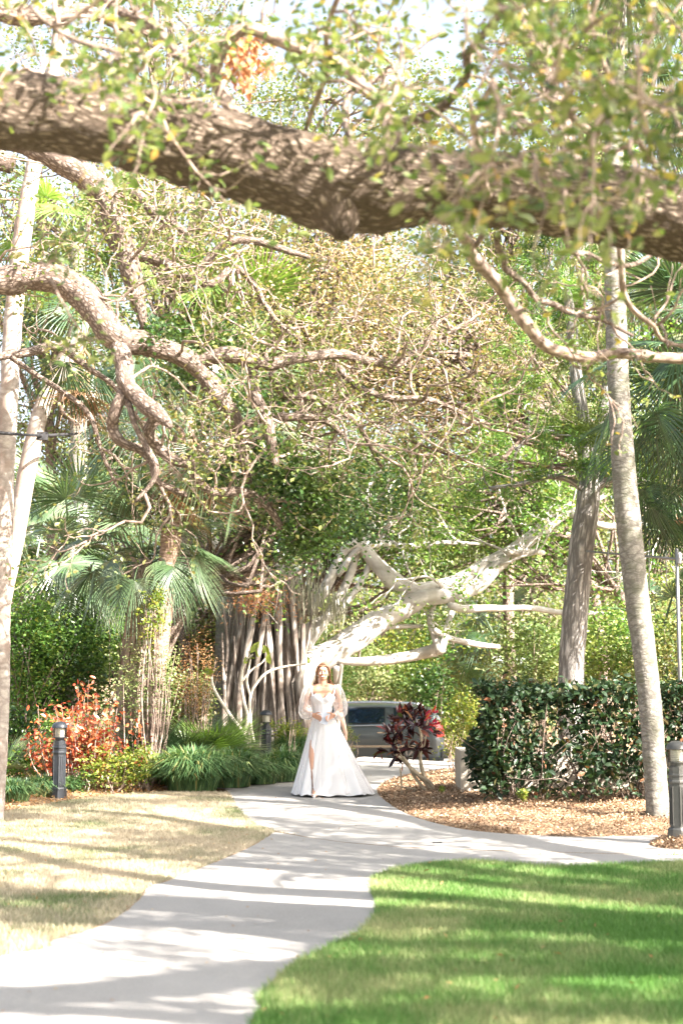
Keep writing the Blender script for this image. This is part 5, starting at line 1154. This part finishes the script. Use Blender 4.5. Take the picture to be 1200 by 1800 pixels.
def sect(x):
    wl, zb, wb, wr, zr = stv(x)
    h = [(0, .22), (wl * .86, .22), (wl * .985, .34), (wl, .55), (wl * 1.005, .78), (wl * .985, max(zb - .10, .5)), (wb + .05, zb - .01), (wb + .035, zb + .02)]
    if zr > zb + .06: h += [(wb * .4 + wr * .6, zb + (zr - zb) * .55), (wr, zr - .07), (wr - .10, zr - .015), (0, zr)]
    else: h += [(wb, zb + .005), (wb - .05, (zb + zr) / 2), (wb - .12, zr - .005), (0, zr)]
    return h
mb = MB(); xs_ = np.concatenate([np.linspace(0, .35, 5), np.linspace(.5, 3.2, 12), np.linspace(3.3, 5.08, 14)]); rows = []
for x in xs_:
    h = sect(x); full = [(-a, b) for a, b in h] + [(a, b) for a, b in h[::-1]]; rows.append([(XR - x, YC + a, ZG + b) for a, b in full])
V = np.array(rows); k, n = V.shape[:2]; i, j = np.meshgrid(np.arange(k - 1), np.arange(n), indexing='ij'); b0 = (i * n + j).ravel(); b1 = (i * n + (j + 1) % n).ravel()
mb.add(V.reshape(-1, 3), np.stack([b0, b1, b1 + n, b0 + n], 1))
mb.add(np.concatenate([V[0], [V[0].mean(0) + (.05, 0, 0)]]), [(n, (q + 1) % n, q) for q in range(n)]); mb.add(np.concatenate([V[-1], [V[-1].mean(0) - (.05, 0, 0)]]), [(n, q, (q + 1) % n) for q in range(n)])
body = mb.build('body', 'silver', van, auto=35)
def side_panel(name, m, x0, x1, s0, s1, off=.008, side=-1, nn=8, par=None, taper0=0., taper1=0.):
    mb = MB(); v = []; 
    for a in np.linspace(0, 1, nn + 1):
        for s_ in (s0, (s0 + s1) / 2, s1):
            x = x0 + (x1 - x0) * a; x += (s_ - s0) / (s1 - s0) * (taper0 * (1 - a) + taper1 * a); wl, zb, wb, wr, zr = stv(x)
            pts = [(wb + .035, zb + .02), (wb * .4 + wr * .6, zb + (zr - zb) * .55), (wr, zr - .07)]
            yy = float(np.interp(s_, [0, .5, 1], [p[0] for p in pts])); zz = float(np.interp(s_, [0, .5, 1], [p[1] for p in pts])); v.append((XR - x, YC + side * (yy + off), ZG + zz))
    f = [(i * 3 + j, i * 3 + j + 1, (i + 1) * 3 + j + 1, (i + 1) * 3 + j) for i in range(nn) for j in range(2)]; mb.add(v, f); return mb.build(name, m, par or van)
for sd in (-1, 1):
    for nm, x0, x1, t0, t1 in (('rear_window', .50, 1.32, .12, 0), ('sliding_door_window', 1.58, 2.52, 0, 0), ('front_window', 2.66, 3.52, 0, -.30)):
        side_panel('window_frame', 'rubber', x0 - .02, x1 + .02, .06, .95, .004, sd, taper0=t0, taper1=t1); side_panel('window', 'carglass', x0, x1, .10, .90, .012, sd, taper0=t0, taper1=t1)
    mb = MB(); v = [(XR - x, YC + sd * (stv(x)[2] + .052), ZG + stv(x)[1] + .015) for x in np.linspace(.3, 3.9, 20)]; tube(mb, v, [.013] * 20, 6); mb.build('belt_trim', 'chrome', van)
    mb = MB(); v = [(XR - x, YC + sd * (stv(x)[3] - .03), ZG + stv(x)[4] + .03) for x in np.linspace(.55, 3.0, 16)]; tube(mb, v, [.018] * 16, 6); mb.build('roof_rail', 'chrome', van)
    for x in (1.50, 2.60, 3.75):
        mb = MB(); wl, zb = stv(x)[:2]; box(mb, (XR - x, YC + sd * (wl + .002), ZG + .72), (.008, .014, .74)); mb.build('door_gap', 'rubber', van, smooth=False)
    mb = MB(); box(mb, (XR - 2.1, YC + sd * .992, ZG + .62), (3.0, .02, .055)); mb.build('side_trim', 'chrome', van, smooth=False)
    mb = MB(); box(mb, (XR - 2.1, YC + sd * .975, ZG + .29), (3.1, .03, .10)); mb.build('sill', 'rubber', van, smooth=False)
    for x in (1.68, 2.74): mb = MB(); box(mb, (XR - x, YC + sd * 1.0, ZG + .98), (.20, .035, .035)); mb.build('door_handle', 'chrome', van, smooth=False)
    mb = MB(); v = []
    for z, xx in ((.86, .02), (1.0, .0), (1.15, .04), (1.3, .12)): wl, zb, wb, wr, zr = stv(max(xx, .02)); v += [(XR - xx + .015, YC + sd * .76, ZG + z), (XR - xx + .015, YC + sd * .90, ZG + z), (XR - xx - .2, YC + sd * .975, ZG + z)]
    mb.add(v, [(i * 3 + j, i * 3 + j + 1, i * 3 + j + 4, i * 3 + j + 3) for i in range(3) for j in range(2)]); mb.build('tail_light', 'tail_red', van)
    mb = MB(); lathe(mb, [(0, 0), (.06, 0), (.09, .05), (.05, .1), (0, .1)], (XR - 3.65, YC + sd * 1.08, ZG + 1.10), 10); mb.build('wing_mirror', 'silver', van)
    for x in (.98, 4.05):
        wh = MB(); a = np.linspace(0, 2 * np.pi, 29); pr = [(.20, .0), (.31, .0), (.335, .03), (.335, .20), (.31, .23), (0, .23)]
        v = np.array([[(XR - x + r * math.cos(t), YC + sd * (1.0 - d), ZG + .335 + r * math.sin(t)) for t in a] for r, d in pr]); kk = len(pr); i, j = np.meshgrid(np.arange(kk - 1), np.arange(28), indexing='ij'); bb = (i * 29 + j).ravel()
        wh.add(v.reshape(-1, 3), np.stack([bb, bb + 1, bb + 30, bb + 29], 1)); w_ = wh.build('wheel', 'rubber', van)
        rim = MB()
        for q in range(7):
            t = q * 2 * math.pi / 7; rim.add([(XR - x + math.cos(t - .25) * .05, YC + sd * .995, ZG + .335 + math.sin(t - .25) * .05), (XR - x + math.cos(t + .25) * .05, YC + sd * .995, ZG + .335 + math.sin(t + .25) * .05), (XR - x + math.cos(t + .16) * .205, YC + sd * 1.0, ZG + .335 + math.sin(t + .16) * .205), (XR - x + math.cos(t - .16) * .205, YC + sd * 1.0, ZG + .335 + math.sin(t - .16) * .205)], [(0, 1, 2, 3)])
        rim.build('rim', 'alloy', w_, smooth=False)
        mb = MB(); v = [(XR - x + math.cos(t) * .385, YC + sd * 1.0, ZG + .34 + math.sin(t) * .385) for t in np.linspace(-.15, math.pi + .15, 20)]; tube(mb, v, [.03] * 20, 6); mb.build('wheel_arch', 'silver', van)
mb = MB(); box(mb, (XR + .02, YC, ZG + .42), (.16, 1.78, .26)); mb.build('rear_bumper', 'silver', van, smooth=False)
mb = MB(); v = []
for z, x in ((1.05, .065), (1.3, .085), (1.5, .16)): v += [(XR - x + .03, YC - .66, ZG + z), (XR - x + .03, YC + .66, ZG + z)]
mb.add(v, [(0, 1, 3, 2), (2, 3, 5, 4)]); mb.build('rear_window', 'carglass', van)
mb = MB(); v = []
for x in (3.34, 3.6, 3.85): wl, zb, wb, wr, zr = stv(x); v += [(XR - x, YC - wr + .06, ZG + zr + .012), (XR - x, YC + wr - .06, ZG + zr + .012)]
mb.add(v, [(0, 1, 3, 2), (2, 3, 5, 4)]); mb.build('windscreen', 'carglass', van)
for sd in (-1, 1): mb = MB(); lathe(mb, [(0, 0), (.09, .0), (.10, .06), (.06, .12), (0, .12)], (XR - 4.93, YC + sd * .62, ZG + .62), 12); mb.build('headlight', 'diffuser', van)

# ================================================================== PEOPLE
def rcone(mb, a, b, ra, rb, n=14):
    a = np.array(a, float); b = np.array(b, float); d = b - a; L = np.linalg.norm(d) + 1e-9; d /= L; pts = []; rr = []
    for t in (80, 55, 28): pts.append(a - d * ra * math.sin(R(t))); rr.append(ra * math.cos(R(t)))
    pts += [a, b]; rr += [ra, rb]
    for t in (28, 55, 80): pts.append(b + d * rb * math.sin(R(t))); rr.append(rb * math.cos(R(t)))
    s = np.array((0, 0, 1.)) if abs(d[2]) < .8 else np.array((0, 1., 0)); u = s - d * (s @ d); u /= np.linalg.norm(u); v = np.cross(d, u); t = np.arange(n) / n * 2 * np.pi
    V = [p + r * (math.cos(q) * u + math.sin(q) * v) for p, r in zip(pts, rr) for q in t]; k = len(pts)
    F = [(i * n + j, i * n + (j + 1) % n, (i + 1) * n + (j + 1) % n, (i + 1) * n + j) for i in range(k - 1) for j in range(n)]
    mb.add(V, F); mb.add([pts[0] - d * ra * .02] + V[:n], [(0, (j + 1) % n + 1, j + 1) for j in range(n)]); mb.add([pts[-1] + d * rb * .02] + V[-n:], [(0, j + 1, (j + 1) % n + 1) for j in range(n)])
def ell(mb, c, r, rot=None, n=20, m=12):
    V = []
    for i in range(m + 1):
        th = math.pi * i / m
        for j in range(n): ph = 2 * math.pi * j / n; p = Vector((r[0] * math.sin(th) * math.cos(ph), r[1] * math.sin(th) * math.sin(ph), r[2] * math.cos(th))); p = (rot @ p) if rot else p; V.append(Vector(c) + p)
    mb.add([tuple(v) for v in V], [(i * n + j, (i + 1) * n + j, (i + 1) * n + (j + 1) % n, i * n + (j + 1) % n) for i in range(m) for j in range(n)])
def fuse(mb, name, m, parent, voxel, smooth=3):
    """union of overlapping forms into ONE continuous skin"""
    me = mb.mesh('tmp'); o = bpy.data.objects.new('tmp', me); link(o)
    q = o.modifiers.new('r', 'REMESH'); q.mode = 'VOXEL'; q.voxel_size = voxel; q.use_smooth_shade = True
    w = o.modifiers.new('s', 'SMOOTH'); w.factor = .5; w.iterations = smooth
    dg = bpy.context.evaluated_depsgraph_get(); me2 = bpy.data.meshes.new_from_object(o.evaluated_get(dg)); me2.name = name
    bpy.data.objects.remove(o); bpy.data.meshes.remove(me)
    me2.materials.clear(); me2.materials.append(M[m]); me2.polygons.foreach_set('use_smooth', [True] * len(me2.polygons))
    b = link(bpy.data.objects.new(name, me2)); b.parent = parent; return b
def hand(mb, w, dirp, side, palmn, curl=.5, s=1.):
    """w wrist, dirp direction to the knuckles, side: thumb side vector, palmn: palm normal (fingers curl that way)"""
    d = Vector(dirp).normalized(); t = Vector(side); t = (t - d * t.dot(d)).normalized(); nrm = Vector(palmn); nrm = (nrm - d * nrm.dot(d) - t * nrm.dot(t)).normalized(); w = Vector(w)
    for o_ in (-.026, -.009, .009, .026): rcone(mb, w + t * o_ * .7 * s, w + (d * .085 + t * o_) * s, .013 * s, .0115 * s, 10)
    for i, (o_, L) in enumerate(((.029, .068), (.0105, .078), (-.008, .072), (-.026, .056))):
        p = w + (d * .085 + t * o_) * s; a = .25 + curl * .3 + i * .05
        for k, f in enumerate((.45, .32, .23)):
            v = d * math.cos(a) + nrm * math.sin(a) + t * (o_ * 2.5 * (1 - k * .4)); q = p + v.normalized() * L * f * s; rcone(mb, p, q, (.0088 - k * .0006) * s, (.0084 - k * .0008) * s, 9); p = q; a += curl * .9
    p = w + (d * .025 + t * .03) * s; v = (d * .65 + t * .75 + nrm * .25).normalized()
    for k, L in enumerate((.038, .03, .024)): q = p + v * L * s; rcone(mb, p, q, (.0115 - k * .0012) * s, (.0105 - k * .0014) * s, 9); p = q; v = (v + d * .5 + nrm * .2).normalized()

bx, by = (565 - 600) / 2500 * 18.9, 18.9; bz = .035
bride = thing('person', 'smiling woman in a white wedding gown with sheer puffed sleeves, walking on the path', 'person', (bx, by, bz))
bo = np.array((bx, by, bz))
def B(p): return tuple(np.array(p, float) + 0)
mb = MB(); cx = .022
# trunk
rcone(mb, (cx - .04, 0, .93), (cx + .04, 0, .93), .092, .092); rcone(mb, (cx, .0, .95), (cx, .0, 1.08), .100, .094); rcone(mb, (cx, 0, 1.08), (cx, 0, 1.24), .098, .115)
rcone(mb, (cx - .06, .01, 1.28), (cx + .06, .01, 1.28), .088, .088); rcone(mb, (cx - .13, .02, 1.385), (cx + .13, .02, 1.385), .050, .050); rcone(mb, (cx - .09, .0, 1.34), (cx + .09, .0, 1.34), .072, .072)
for sd in (-1, 1): ell(mb, (cx + sd * .068, -.076, 1.268), (.060, .060, .060)); rcone(mb, (cx, .015, 1.43), (cx + sd * .15, .02, 1.385), .045, .040)
rcone(mb, (cx, .02, 1.38), (cx, .005, 1.50), .050, .045)
# head
ell(mb, (cx, .012, 1.610), (.073, .092, .098)); ell(mb, (cx, -.018, 1.565), (.060, .066, .083)); ell(mb, (cx, -.052, 1.520), (.027, .026, .024)); ell(mb, (cx, -.080, 1.640), (.05, .02, .03))
rcone(mb, (cx, -.083, 1.612), (cx, -.104, 1.574), .0085, .0125); rcone(mb, (cx - .012, -.09, 1.570), (cx + .012, -.09, 1.570), .008, .008)
for sd in (-1, 1): ell(mb, (cx + sd * .036, -.068, 1.577), (.024, .020, .022)); ell(mb, (cx + sd * .073, .010, 1.590), (.010, .020, .030)); rcone(mb, (cx + sd * .018, -.087, 1.628), (cx + sd * .048, -.074, 1.630), .008, .007)
# arms: viewer-left = her right
WR = {-1: (cx - .125, -.215, 1.045), 1: (cx + .150, -.215, 1.045)}
for sd in (-1, 1):
    sh = (cx + sd * .158, .02, 1.375); el = (cx + sd * .232, -.01, 1.115)
    rcone(mb, sh, (cx + sd * .205, .01, 1.25), .047, .040); rcone(mb, (cx + sd * .205, .01, 1.25), el, .040, .034); rcone(mb, el, WR[sd], .035, .0235)
hand(mb, WR[-1], (.82, -.28, -.36), (.1, -.35, 1), (.35, -.1, -.6), .45, 1.02)
hand(mb, WR[1], (-.82, -.28, -.36), (-.1, -.35, 1), (-.35, -.1, -.6), .45, 1.02)
# legs: her right leg steps forward through the slit
rcone(mb, (cx - .085, .02, .90), (cx - .135, -.17, .52), .080, .050); rcone(mb, (cx - .135, -.17, .52), (cx - .128, -.20, .36), .050, .052); rcone(mb, (cx - .128, -.20, .36), (cx - .118, -.24, .125), .050, .029)
rcone(mb, (cx - .118, -.24, .12), (cx - .116, -.225, .095), .031, .030); rcone(mb, (cx - .116, -.24, .10), (cx - .108, -.335, .035), .030, .024); rcone(mb, (cx - .125, -.335, .033), (cx - .09, -.335, .033), .020, .020)
for i in range(5): rcone(mb, (cx - .130 + i * .0115, -.345, .028), (cx - .132 + i * .012, -.385 + i * .004, .018), .010, .0085, 8)
rcone(mb, (cx + .09, 0, .92), (cx + .10, .03, .52), .088, .054); rcone(mb, (cx + .10, .03, .52), (cx + .10, .10, .125), .052, .029); rcone(mb, (cx + .10, .10, .12), (cx + .10, .0, .035), .030, .026)
fuse(mb, 'body', 'skin', bride, .0055, 3)
def part_(mb, name, m, par=bride, smooth=True, auto=None, kind=None):
    o0 = Vector((0, 0, 0)); me = mb.mesh(name, o0, smooth); me.materials.append(M[m]); o = link(bpy.data.objects.new(name, me)); o.parent = par
    if auto: me.set_sharp_from_angle(angle=R(auto))
    if kind: o['kind'] = kind
    return o
# face
for sd in (-1, 1):
    mb = MB(); ell(mb, (cx + sd * .032, -.0840, 1.6085), (.0125, .006, .0062), n=12, m=8); e = part_(mb, 'eye', 'white'); mb = MB(); ell(mb, (cx + sd * .032, -.0895, 1.608), (.0058, .002, .0058), n=10, m=6); part_(mb, 'iris', 'eye', e)
    mb = MB(); tube(mb, [(cx + sd * .016, -.0935, 1.629), (cx + sd * .032, -.0915, 1.634), (cx + sd * .050, -.080, 1.629)], [.0028, .0034, .002], 6); part_(mb, 'eyebrow', 'brow')
    mb = MB(); tube(mb, [(cx + sd * .019, -.0905, 1.6115), (cx + sd * .032, -.0925, 1.616), (cx + sd * .046, -.0835, 1.6115)], [.0017, .0026, .0020], 6); part_(mb, 'eyelash', 'brow')
mb = MB(); q = [(cx + .028 * t, -.0955 + .013 * t * t, 1.541 + .0055 * t * t) for t in np.linspace(-1, 1, 9)]; tube(mb, q, [.003, .006, .0075, .008, .008, .008, .0075, .006, .003], 8); part_(mb, 'teeth', 'white')
for nm, dz, r_l in (('upper_lip', .0075, .0042), ('lower_lip', -.0085, .0050)):
    mb = MB(); q = [(cx + .031 * t, -.0970 + .014 * t * t, 1.541 + dz * (1 - t * t) + .006 * t * t) for t in np.linspace(-1, 1, 9)]; tube(mb, q, [.0018, .003] + [r_l] * 5 + [.003, .0018], 8); part_(mb, nm, 'lips')
# hair
mb = MB(); ell(mb, (cx, .028, 1.622), (.083, .096, .103), n=24, m=16)
v = mb.v[0]; front = (v[:, 1] < -.02) & (v[:, 2] < 1.672); v[front, 1] = -.02 + (v[front, 1] + .02) * .08
part_(mb, 'hair_cap', 'hair')
r_ = np.random.default_rng(4); mb = MB()
for i in range(190):
    sd = -1 if i % 2 else 1; t = r_.random(); back = r_.random()
    s0 = np.array((cx + sd * .006, -.062 + .13 * back, 1.712 - .02 * abs(back - .4) - (.03 if back < .2 else 0)))
    p1 = np.array((cx + sd * (.058 + .012 * r_.random()), -.058 + .11 * back, 1.675)); p2 = np.array((cx + sd * (.086 + .010 * r_.random()), -.025 + .10 * back, 1.600)); p3 = np.array((cx + sd * (.088 + .012 * r_.random() - .02 * back), .01 + .08 * back, 1.50))
    ln = r_.uniform(1.33, 1.42); p4 = np.array((cx + sd * (.10 + .035 * r_.random() - .04 * back), .03 + .08 * back, (ln + 1.5) / 2)); p5 = np.array((cx + sd * (.105 + .045 * r_.random() - .05 * back), .045 + .07 * back, ln))
    q = catmull(np.array([s0, p1, p2, p3, p4, p5]) + r_.normal(size=(6, 3)) * (0, .002, .002), .025); tube(mb, q, np.linspace(.0055, .0022, len(q)), 5, cap=False)
part_(mb, 'hair', 'hair')
for sd in (-1, 1): mb = MB(); ell(mb, (cx + sd * .075, -.005, 1.556), (.005, .005, .011), n=8, m=6); part_(mb, 'earring', 'chrome')
mb = MB(); tube(mb, [(cx + .05 * math.cos(a) * 1.1, .005 - .06 * math.sin(a) * 1.05, 1.425 - .035 * max(math.sin(a), 0)) for a in np.linspace(0, math.pi, 14)], [.0012] * 14, 5); part_(mb, 'necklace', 'chrome')
# bodice
mb = MB(); V = []; nA, nT = 56, 14
for i in range(nA):
    a = 2 * math.pi * i / nA; sx, sy = math.cos(a), math.sin(a); f = max(0, -sy)
    side_ = abs(sx); ztop = 1.235 + .0 * f
    if sy < 0: hump = math.exp(-((abs(sx) - .55) / .36) ** 2); ztop = 1.262 + .060 * hump * (f ** .25) - .012 * math.exp(-(sx / .16) ** 2)
    else: ztop = 1.235
    for j in range(nT):
        t = j / (nT - 1); z = 1.02 + (ztop - 1.02) * t
        rx = float(np.interp(z, [1.0, 1.06, 1.14, 1.22, 1.29, 1.33], [.150, .117, .122, .154, .172, .172])); ry = float(np.interp(z, [1.0, 1.08, 1.2, 1.32], [.135, .106, .126, .124]))
        x = cx + rx * sx; y = .004 + ry * sy
        if sy < -.1: bu = math.exp(-((z - 1.258) / .055) ** 2) * math.exp(-((abs(sx) - .48) / .42) ** 2); y -= .062 * bu
        V.append((x, y, z))
mb.add(V, [(i * nT + j, ((i + 1) % nA) * nT + j, ((i + 1) % nA) * nT + j + 1, i * nT + j + 1) for i in range(nA) for j in range(nT - 1)])
bod = part_(mb, 'bodice', 'satin'); sm = bod.modifiers.new('t', 'SOLIDIFY'); sm.thickness = .004
for xx in (-.085, -.045, 0, .045, .085):
    mb = MB(); q = [(cx + xx * (1.0 if z < 1.1 else 1 + (z - 1.1) * 1.2), -.004 - float(np.interp(z, [1.03, 1.08, 1.2], [.118, .108, .124])) * math.sqrt(max(.05, 1 - (xx / .13) ** 2)), z) for z in np.linspace(1.03, 1.205, 7)]; tube(mb, q, [.0028] * 7, 6); part_(mb, 'boning', 'satin', bod)
mb = MB(); q = [(cx + .125 * math.sin(t), -.012 - .125 * math.cos(t) - .008 * math.sin(2 * t) ** 2, 1.205 + .012 * abs(math.sin(t))) for t in np.linspace(-1.3, 1.3, 17)]; tube(mb, q, [.004] * 17, 6); part_(mb, 'bust_seam', 'satin', bod)
for sd in (-1, 1):
    mb = MB(); q = catmull(np.array([(cx + sd * .135, -.105, 1.285), (cx + sd * .145, -.075, 1.34), (cx + sd * .158, -.03, 1.40), (cx + sd * .155, .02, 1.428), (cx + sd * .13, .07, 1.38), (cx + sd * .11, .10, 1.28)]), .02); tube(mb, q, [.009] * len(q), 8); part_(mb, 'strap', 'satin')
    # sheer puffed sleeve
    mb = MB(); w = WR[sd]
    q = catmull(np.array([(cx + sd * .160, .015, 1.425, .040), (cx + sd * .176, .01, 1.385, .068), (cx + sd * .200, .0, 1.31, .080), (cx + sd * .218, -.01, 1.22, .086), (cx + sd * .228, -.03, 1.14, .092), (cx + sd * .222, -.075, 1.075, .088), (cx + sd * .190, -.13, 1.045, .066), ((w[0] + sd * .03), w[1] + .03, w[2] + .005, .036), ((w[0] + sd * .014), w[1] + .012, w[2] + .002, .027)]), .014)
    tube(mb, q[:, :3], q[:, 3], 30, cap=False, disp=lambda p, i, a: .05 * math.sin(a * 7 + p[2] * 9) + .10 * nz(p, 9.) + .05 * nz(p, 24.)); part_(mb, 'sleeve', 'sheer')
    mb = MB(); q = [(w[0] + sd * .012, w[1] + .012, w[2]), (w[0], w[1], w[2])]; tube(mb, q, [.028, .027], 14, cap=False); part_(mb, 'cuff', 'dress')
# skirt with a slit over her right leg
def skirt_layer(r0, gap_s, fold, ph, zt, mb, hem=.012, nA=150, nT=34):
    V = []
    for j in range(nT):
        t = j / (nT - 1); z = zt + (hem - zt) * t
        g = 0.0015 + max(0, .80 - z) ** .6 * .050 * gap_s
        if z > .80: g = .0008
        ac = math.pi * 1.5 - .40 - .0 * t + (.22 * t)   # slit direction: front, towards her right
        ac = math.pi * 1.5 - float(np.interp(z, [0, .3, .8, 1.05], [.27, .40, .86, 1.0]))
        for i in range(nA + 1):
            a = ac + g + (2 * math.pi - 2 * g) * i / nA; sx, sy = math.cos(a), math.sin(a)
            e = t ** 1.02
            rx = .122 + ((.67 if sx > 0 else .385) - .122) * e; ry = .112 + ((.34 if sy < 0 else .62) - .112) * e
            if sx > 0 and sy < 0: ry += .06 * e * sx
            fl = fold * e * (math.sin(a * 9 + ph + 1.5 * math.sin(t * 2)) * .5 + math.sin(a * 17 + ph * 2 + t) * .28 + math.sin(a * 5 - ph) * .4)
            r = 1 + fl; zz = z
            if j == nT - 1: zz = hem + .012 * (1 + math.sin(a * 15 + ph))
            V.append((cx * (1 - t) + rx * r * sx * r0, .0 + ry * r * sy * r0, zz))
    n = nA + 1; mb.add(V, [(j * n + i, j * n + i + 1, (j + 1) * n + i + 1, (j + 1) * n + i) for j in range(nT - 1) for i in range(nA)])
mb = MB(); skirt_layer(1., 1., .10, .6, 1.055, mb); sk_ = part_(mb, 'skirt', 'dress')
mb = MB(); skirt_layer(.95, .9, .08, 2.1, 1.05, mb, hem=.02); part_(mb, 'underskirt', 'dress', sk_)
mb = MB(); skirt_layer(1.03, 2.4, .09, 4.0, 1.06, mb, hem=.016); part_(mb, 'overlay', 'sheer', sk_)
mb = MB(); tube(mb, [(cx + .122 * math.cos(a), .115 * math.sin(a), 1.052) for a in np.linspace(0, 2 * math.pi, 40)], [.007] * 40, 6, cap=False); part_(mb, 'waist_seam', 'satin', sk_)
# sandal
mb = MB(); q = [(cx - .118, -.21, .055), (cx - .114, -.28, .04), (cx - .108, -.34, .014), (cx - .108, -.40, .012)]; 
for a, b, w_ in ((q[0], q[1], .024), (q[1], q[2], .028), (q[2], q[3], .034)): rcone(mb, a, b, w_ * .55, w_ * .55, 8)
rcone(mb, (cx - .118, -.205, .06), (cx - .118, -.195, .0), .016, .006, 8); part_(mb, 'sandal', 'white')
for (c, r_x, z) in (((cx - .118, -.238), .033, .125), ((cx - .108, -.335), .034, .04)):
    mb = MB(); tube(mb, [(c[0] + r_x * math.cos(a), c[1] + r_x * math.sin(a) * 1.0, z + .006 * math.sin(a)) for a in np.linspace(0, 2 * math.pi, 20)], [.0045] * 20, 6, cap=False); part_(mb, 'sandal_strap', 'white')
# card in her hands
def quadbox(mb, c, ex, ey, n_, th):
    c, ex, ey, n_ = map(np.array, (c, ex, ey, n_)); V = [c + a * ex + b * ey + d * th / 2 * n_ for d in (-1, 1) for b in (-.5, .5) for a in (-.5, .5)]; mb.add(V, [(0, 2, 3, 1), (4, 5, 7, 6), (0, 1, 5, 4), (2, 6, 7, 3), (0, 4, 6, 2), (1, 3, 7, 5)])
cp = bo + np.array((.058, -.258, 1.045)); mb = MB(); quadbox(mb, cp, (.105 * math.cos(.25), 0, -.105 * math.sin(.25)), (.235 * math.sin(.25), .03, .235 * math.cos(.25)), (0, -1, .1), .004)
card = mb.build('folded_card', 'paper', loc=cp, smooth=False); tag(card, 'folded pale blue white card held upright by the woman in the gown', 'card')

# second woman directly behind, only her arm shows
hx, hy = (566 - 600) / 2500 * 19.9, 19.75
hlp = thing('person', 'person standing hidden behind the gown, with one bare arm showing', 'person', (hx, hy, .035))
mb = MB()
rcone(mb, (-.07, 0, .85), (.07, 0, .85), .10, .10); rcone(mb, (0, 0, .88), (0, 0, 1.08), .11, .10); rcone(mb, (-.05, 0, 1.15), (.05, 0, 1.15), .09, .09); rcone(mb, (-.13, .02, 1.25), (.13, .02, 1.25), .045, .045); rcone(mb, (0, .01, 1.25), (0, -.02, 1.37), .05, .042)
ell(mb, (0, -.03, 1.455), (.068, .085, .095)); ell(mb, (0, -.055, 1.41), (.052, .055, .07)); rcone(mb, (0, -.112, 1.45), (0, -.128, 1.42), .008, .011)
for sd in (-1, 1): rcone(mb, (sd * .085, 0, .84), (sd * .09, -.02, .46), .085, .052); rcone(mb, (sd * .09, -.02, .46), (sd * .09, .03, .09), .05, .03); rcone(mb, (sd * .09, .04, .06), (sd * .09, -.10, .03), .03, .025)
rcone(mb, (.16, .02, 1.25), (.272, .03, .98), .044, .040); rcone(mb, (.272, .03, .98), (.330, -.03, .76), .040, .026); hand(mb, (.330, -.03, .76), (.12, -.1, -1), (-.2, -1, 0), (-1, 0, -.1), .4, .95)
rcone(mb, (-.15, .02, 1.25), (-.15, .06, 1.0), .042, .035); rcone(mb, (-.15, .06, 1.0), (-.08, -.12, .90), .035, .025); hand(mb, (-.08, -.12, .90), (.3, -.6, -.6), (.6, -.3, .5), (.3, .2, -.8), .5, .95)
fuse(mb, 'body', 'skin_pale', hlp, .008, 3)
mb = MB(); V = []
for j in range(16):
    t = j / 15; z = 1.22 - t * .90; rx = float(np.interp(z, [.3, .8, .98, 1.2], [.26, .18, .125, .15])); ry = float(np.interp(z, [.3, .8, .98, 1.2], [.24, .15, .12, .115]))
    for i in range(40): a = i / 40 * 2 * math.pi; f_ = 1 + .05 * t * math.sin(a * 8); V.append((rx * f_ * math.cos(a), ry * f_ * math.sin(a), z))
mb.add(V, [(j * 40 + i, j * 40 + (i + 1) % 40, (j + 1) * 40 + (i + 1) % 40, (j + 1) * 40 + i) for j in range(15) for i in range(40)]); part_(mb, 'dress', 'satin', hlp)
mb = MB(); ell(mb, (0, -.005, 1.475), (.078, .09, .095)); v = mb.v[0]; f_ = (v[:, 1] < -.05) & (v[:, 2] < 1.51); v[f_, 1] = -.05; part_(mb, 'hair_cap', 'hair', hlp)
mb = MB(); r_ = np.random.default_rng(8)
for i in range(50): a = r_.uniform(0, math.pi); q = catmull(np.array([(0, .0, 1.565), (.06 * math.cos(a), .05 * math.sin(a), 1.53), (.08 * math.cos(a), .075 * math.sin(a), 1.44), (.09 * math.cos(a), .085 * math.sin(a), 1.30)]), .04); tube(mb, q, [.008] * len(q), 5, cap=False)
part_(mb, 'hair', 'hair', hlp)
for sd in (-1, 1):
    mb = MB(); ell(mb, (sd * .028, -.104, 1.462), (.011, .005, .006), n=10, m=6); e = part_(mb, 'eye', 'white', hlp); mb = MB(); ell(mb, (sd * .028, -.1085, 1.461), (.005, .002, .005), n=8, m=5); part_(mb, 'iris', 'eye', e)
mb = MB(); tube(mb, [(-.02, -.106, 1.395), (0, -.112, 1.392), (.02, -.106, 1.395)], [.003, .006, .003], 6); part_(mb, 'lips', 'lips', hlp)
for sd in (-1, 1): mb = MB(); rcone(mb, (sd * .09, .045, .02), (sd * .09, -.11, .015), .03, .028); part_(mb, 'shoe', 'white', hlp)

# tangle of vines and dry growth round the left palm trunks, dead skirts and hanging moss
shrub('tangled pale vine growth round the foot of the left palms', 262, 1200, 62, 90, 20.6, 'pale_leaf', 2600, .05, stems=26, sm='twig', width=.7)
shrub('yellow green vine leaves climbing between the two left palm trunks', 268, 1080, 26, 66, 20.4, 'yellow_leaf', 700, .055, stems=26)
shrub('dry brown tangle right of the palm trunks, before the aerial roots', 345, 1190, 42, 80, 22.5, 'dry_leaf', 1500, .05, stems=24, sm='twig', width=.5)

shrub('green leafy shrub mixed in among the rust leaves', 118, 1295, 75, 45, 20.4, 'bright_leaf', 1500, .055, shape=EL, faces=ELF)
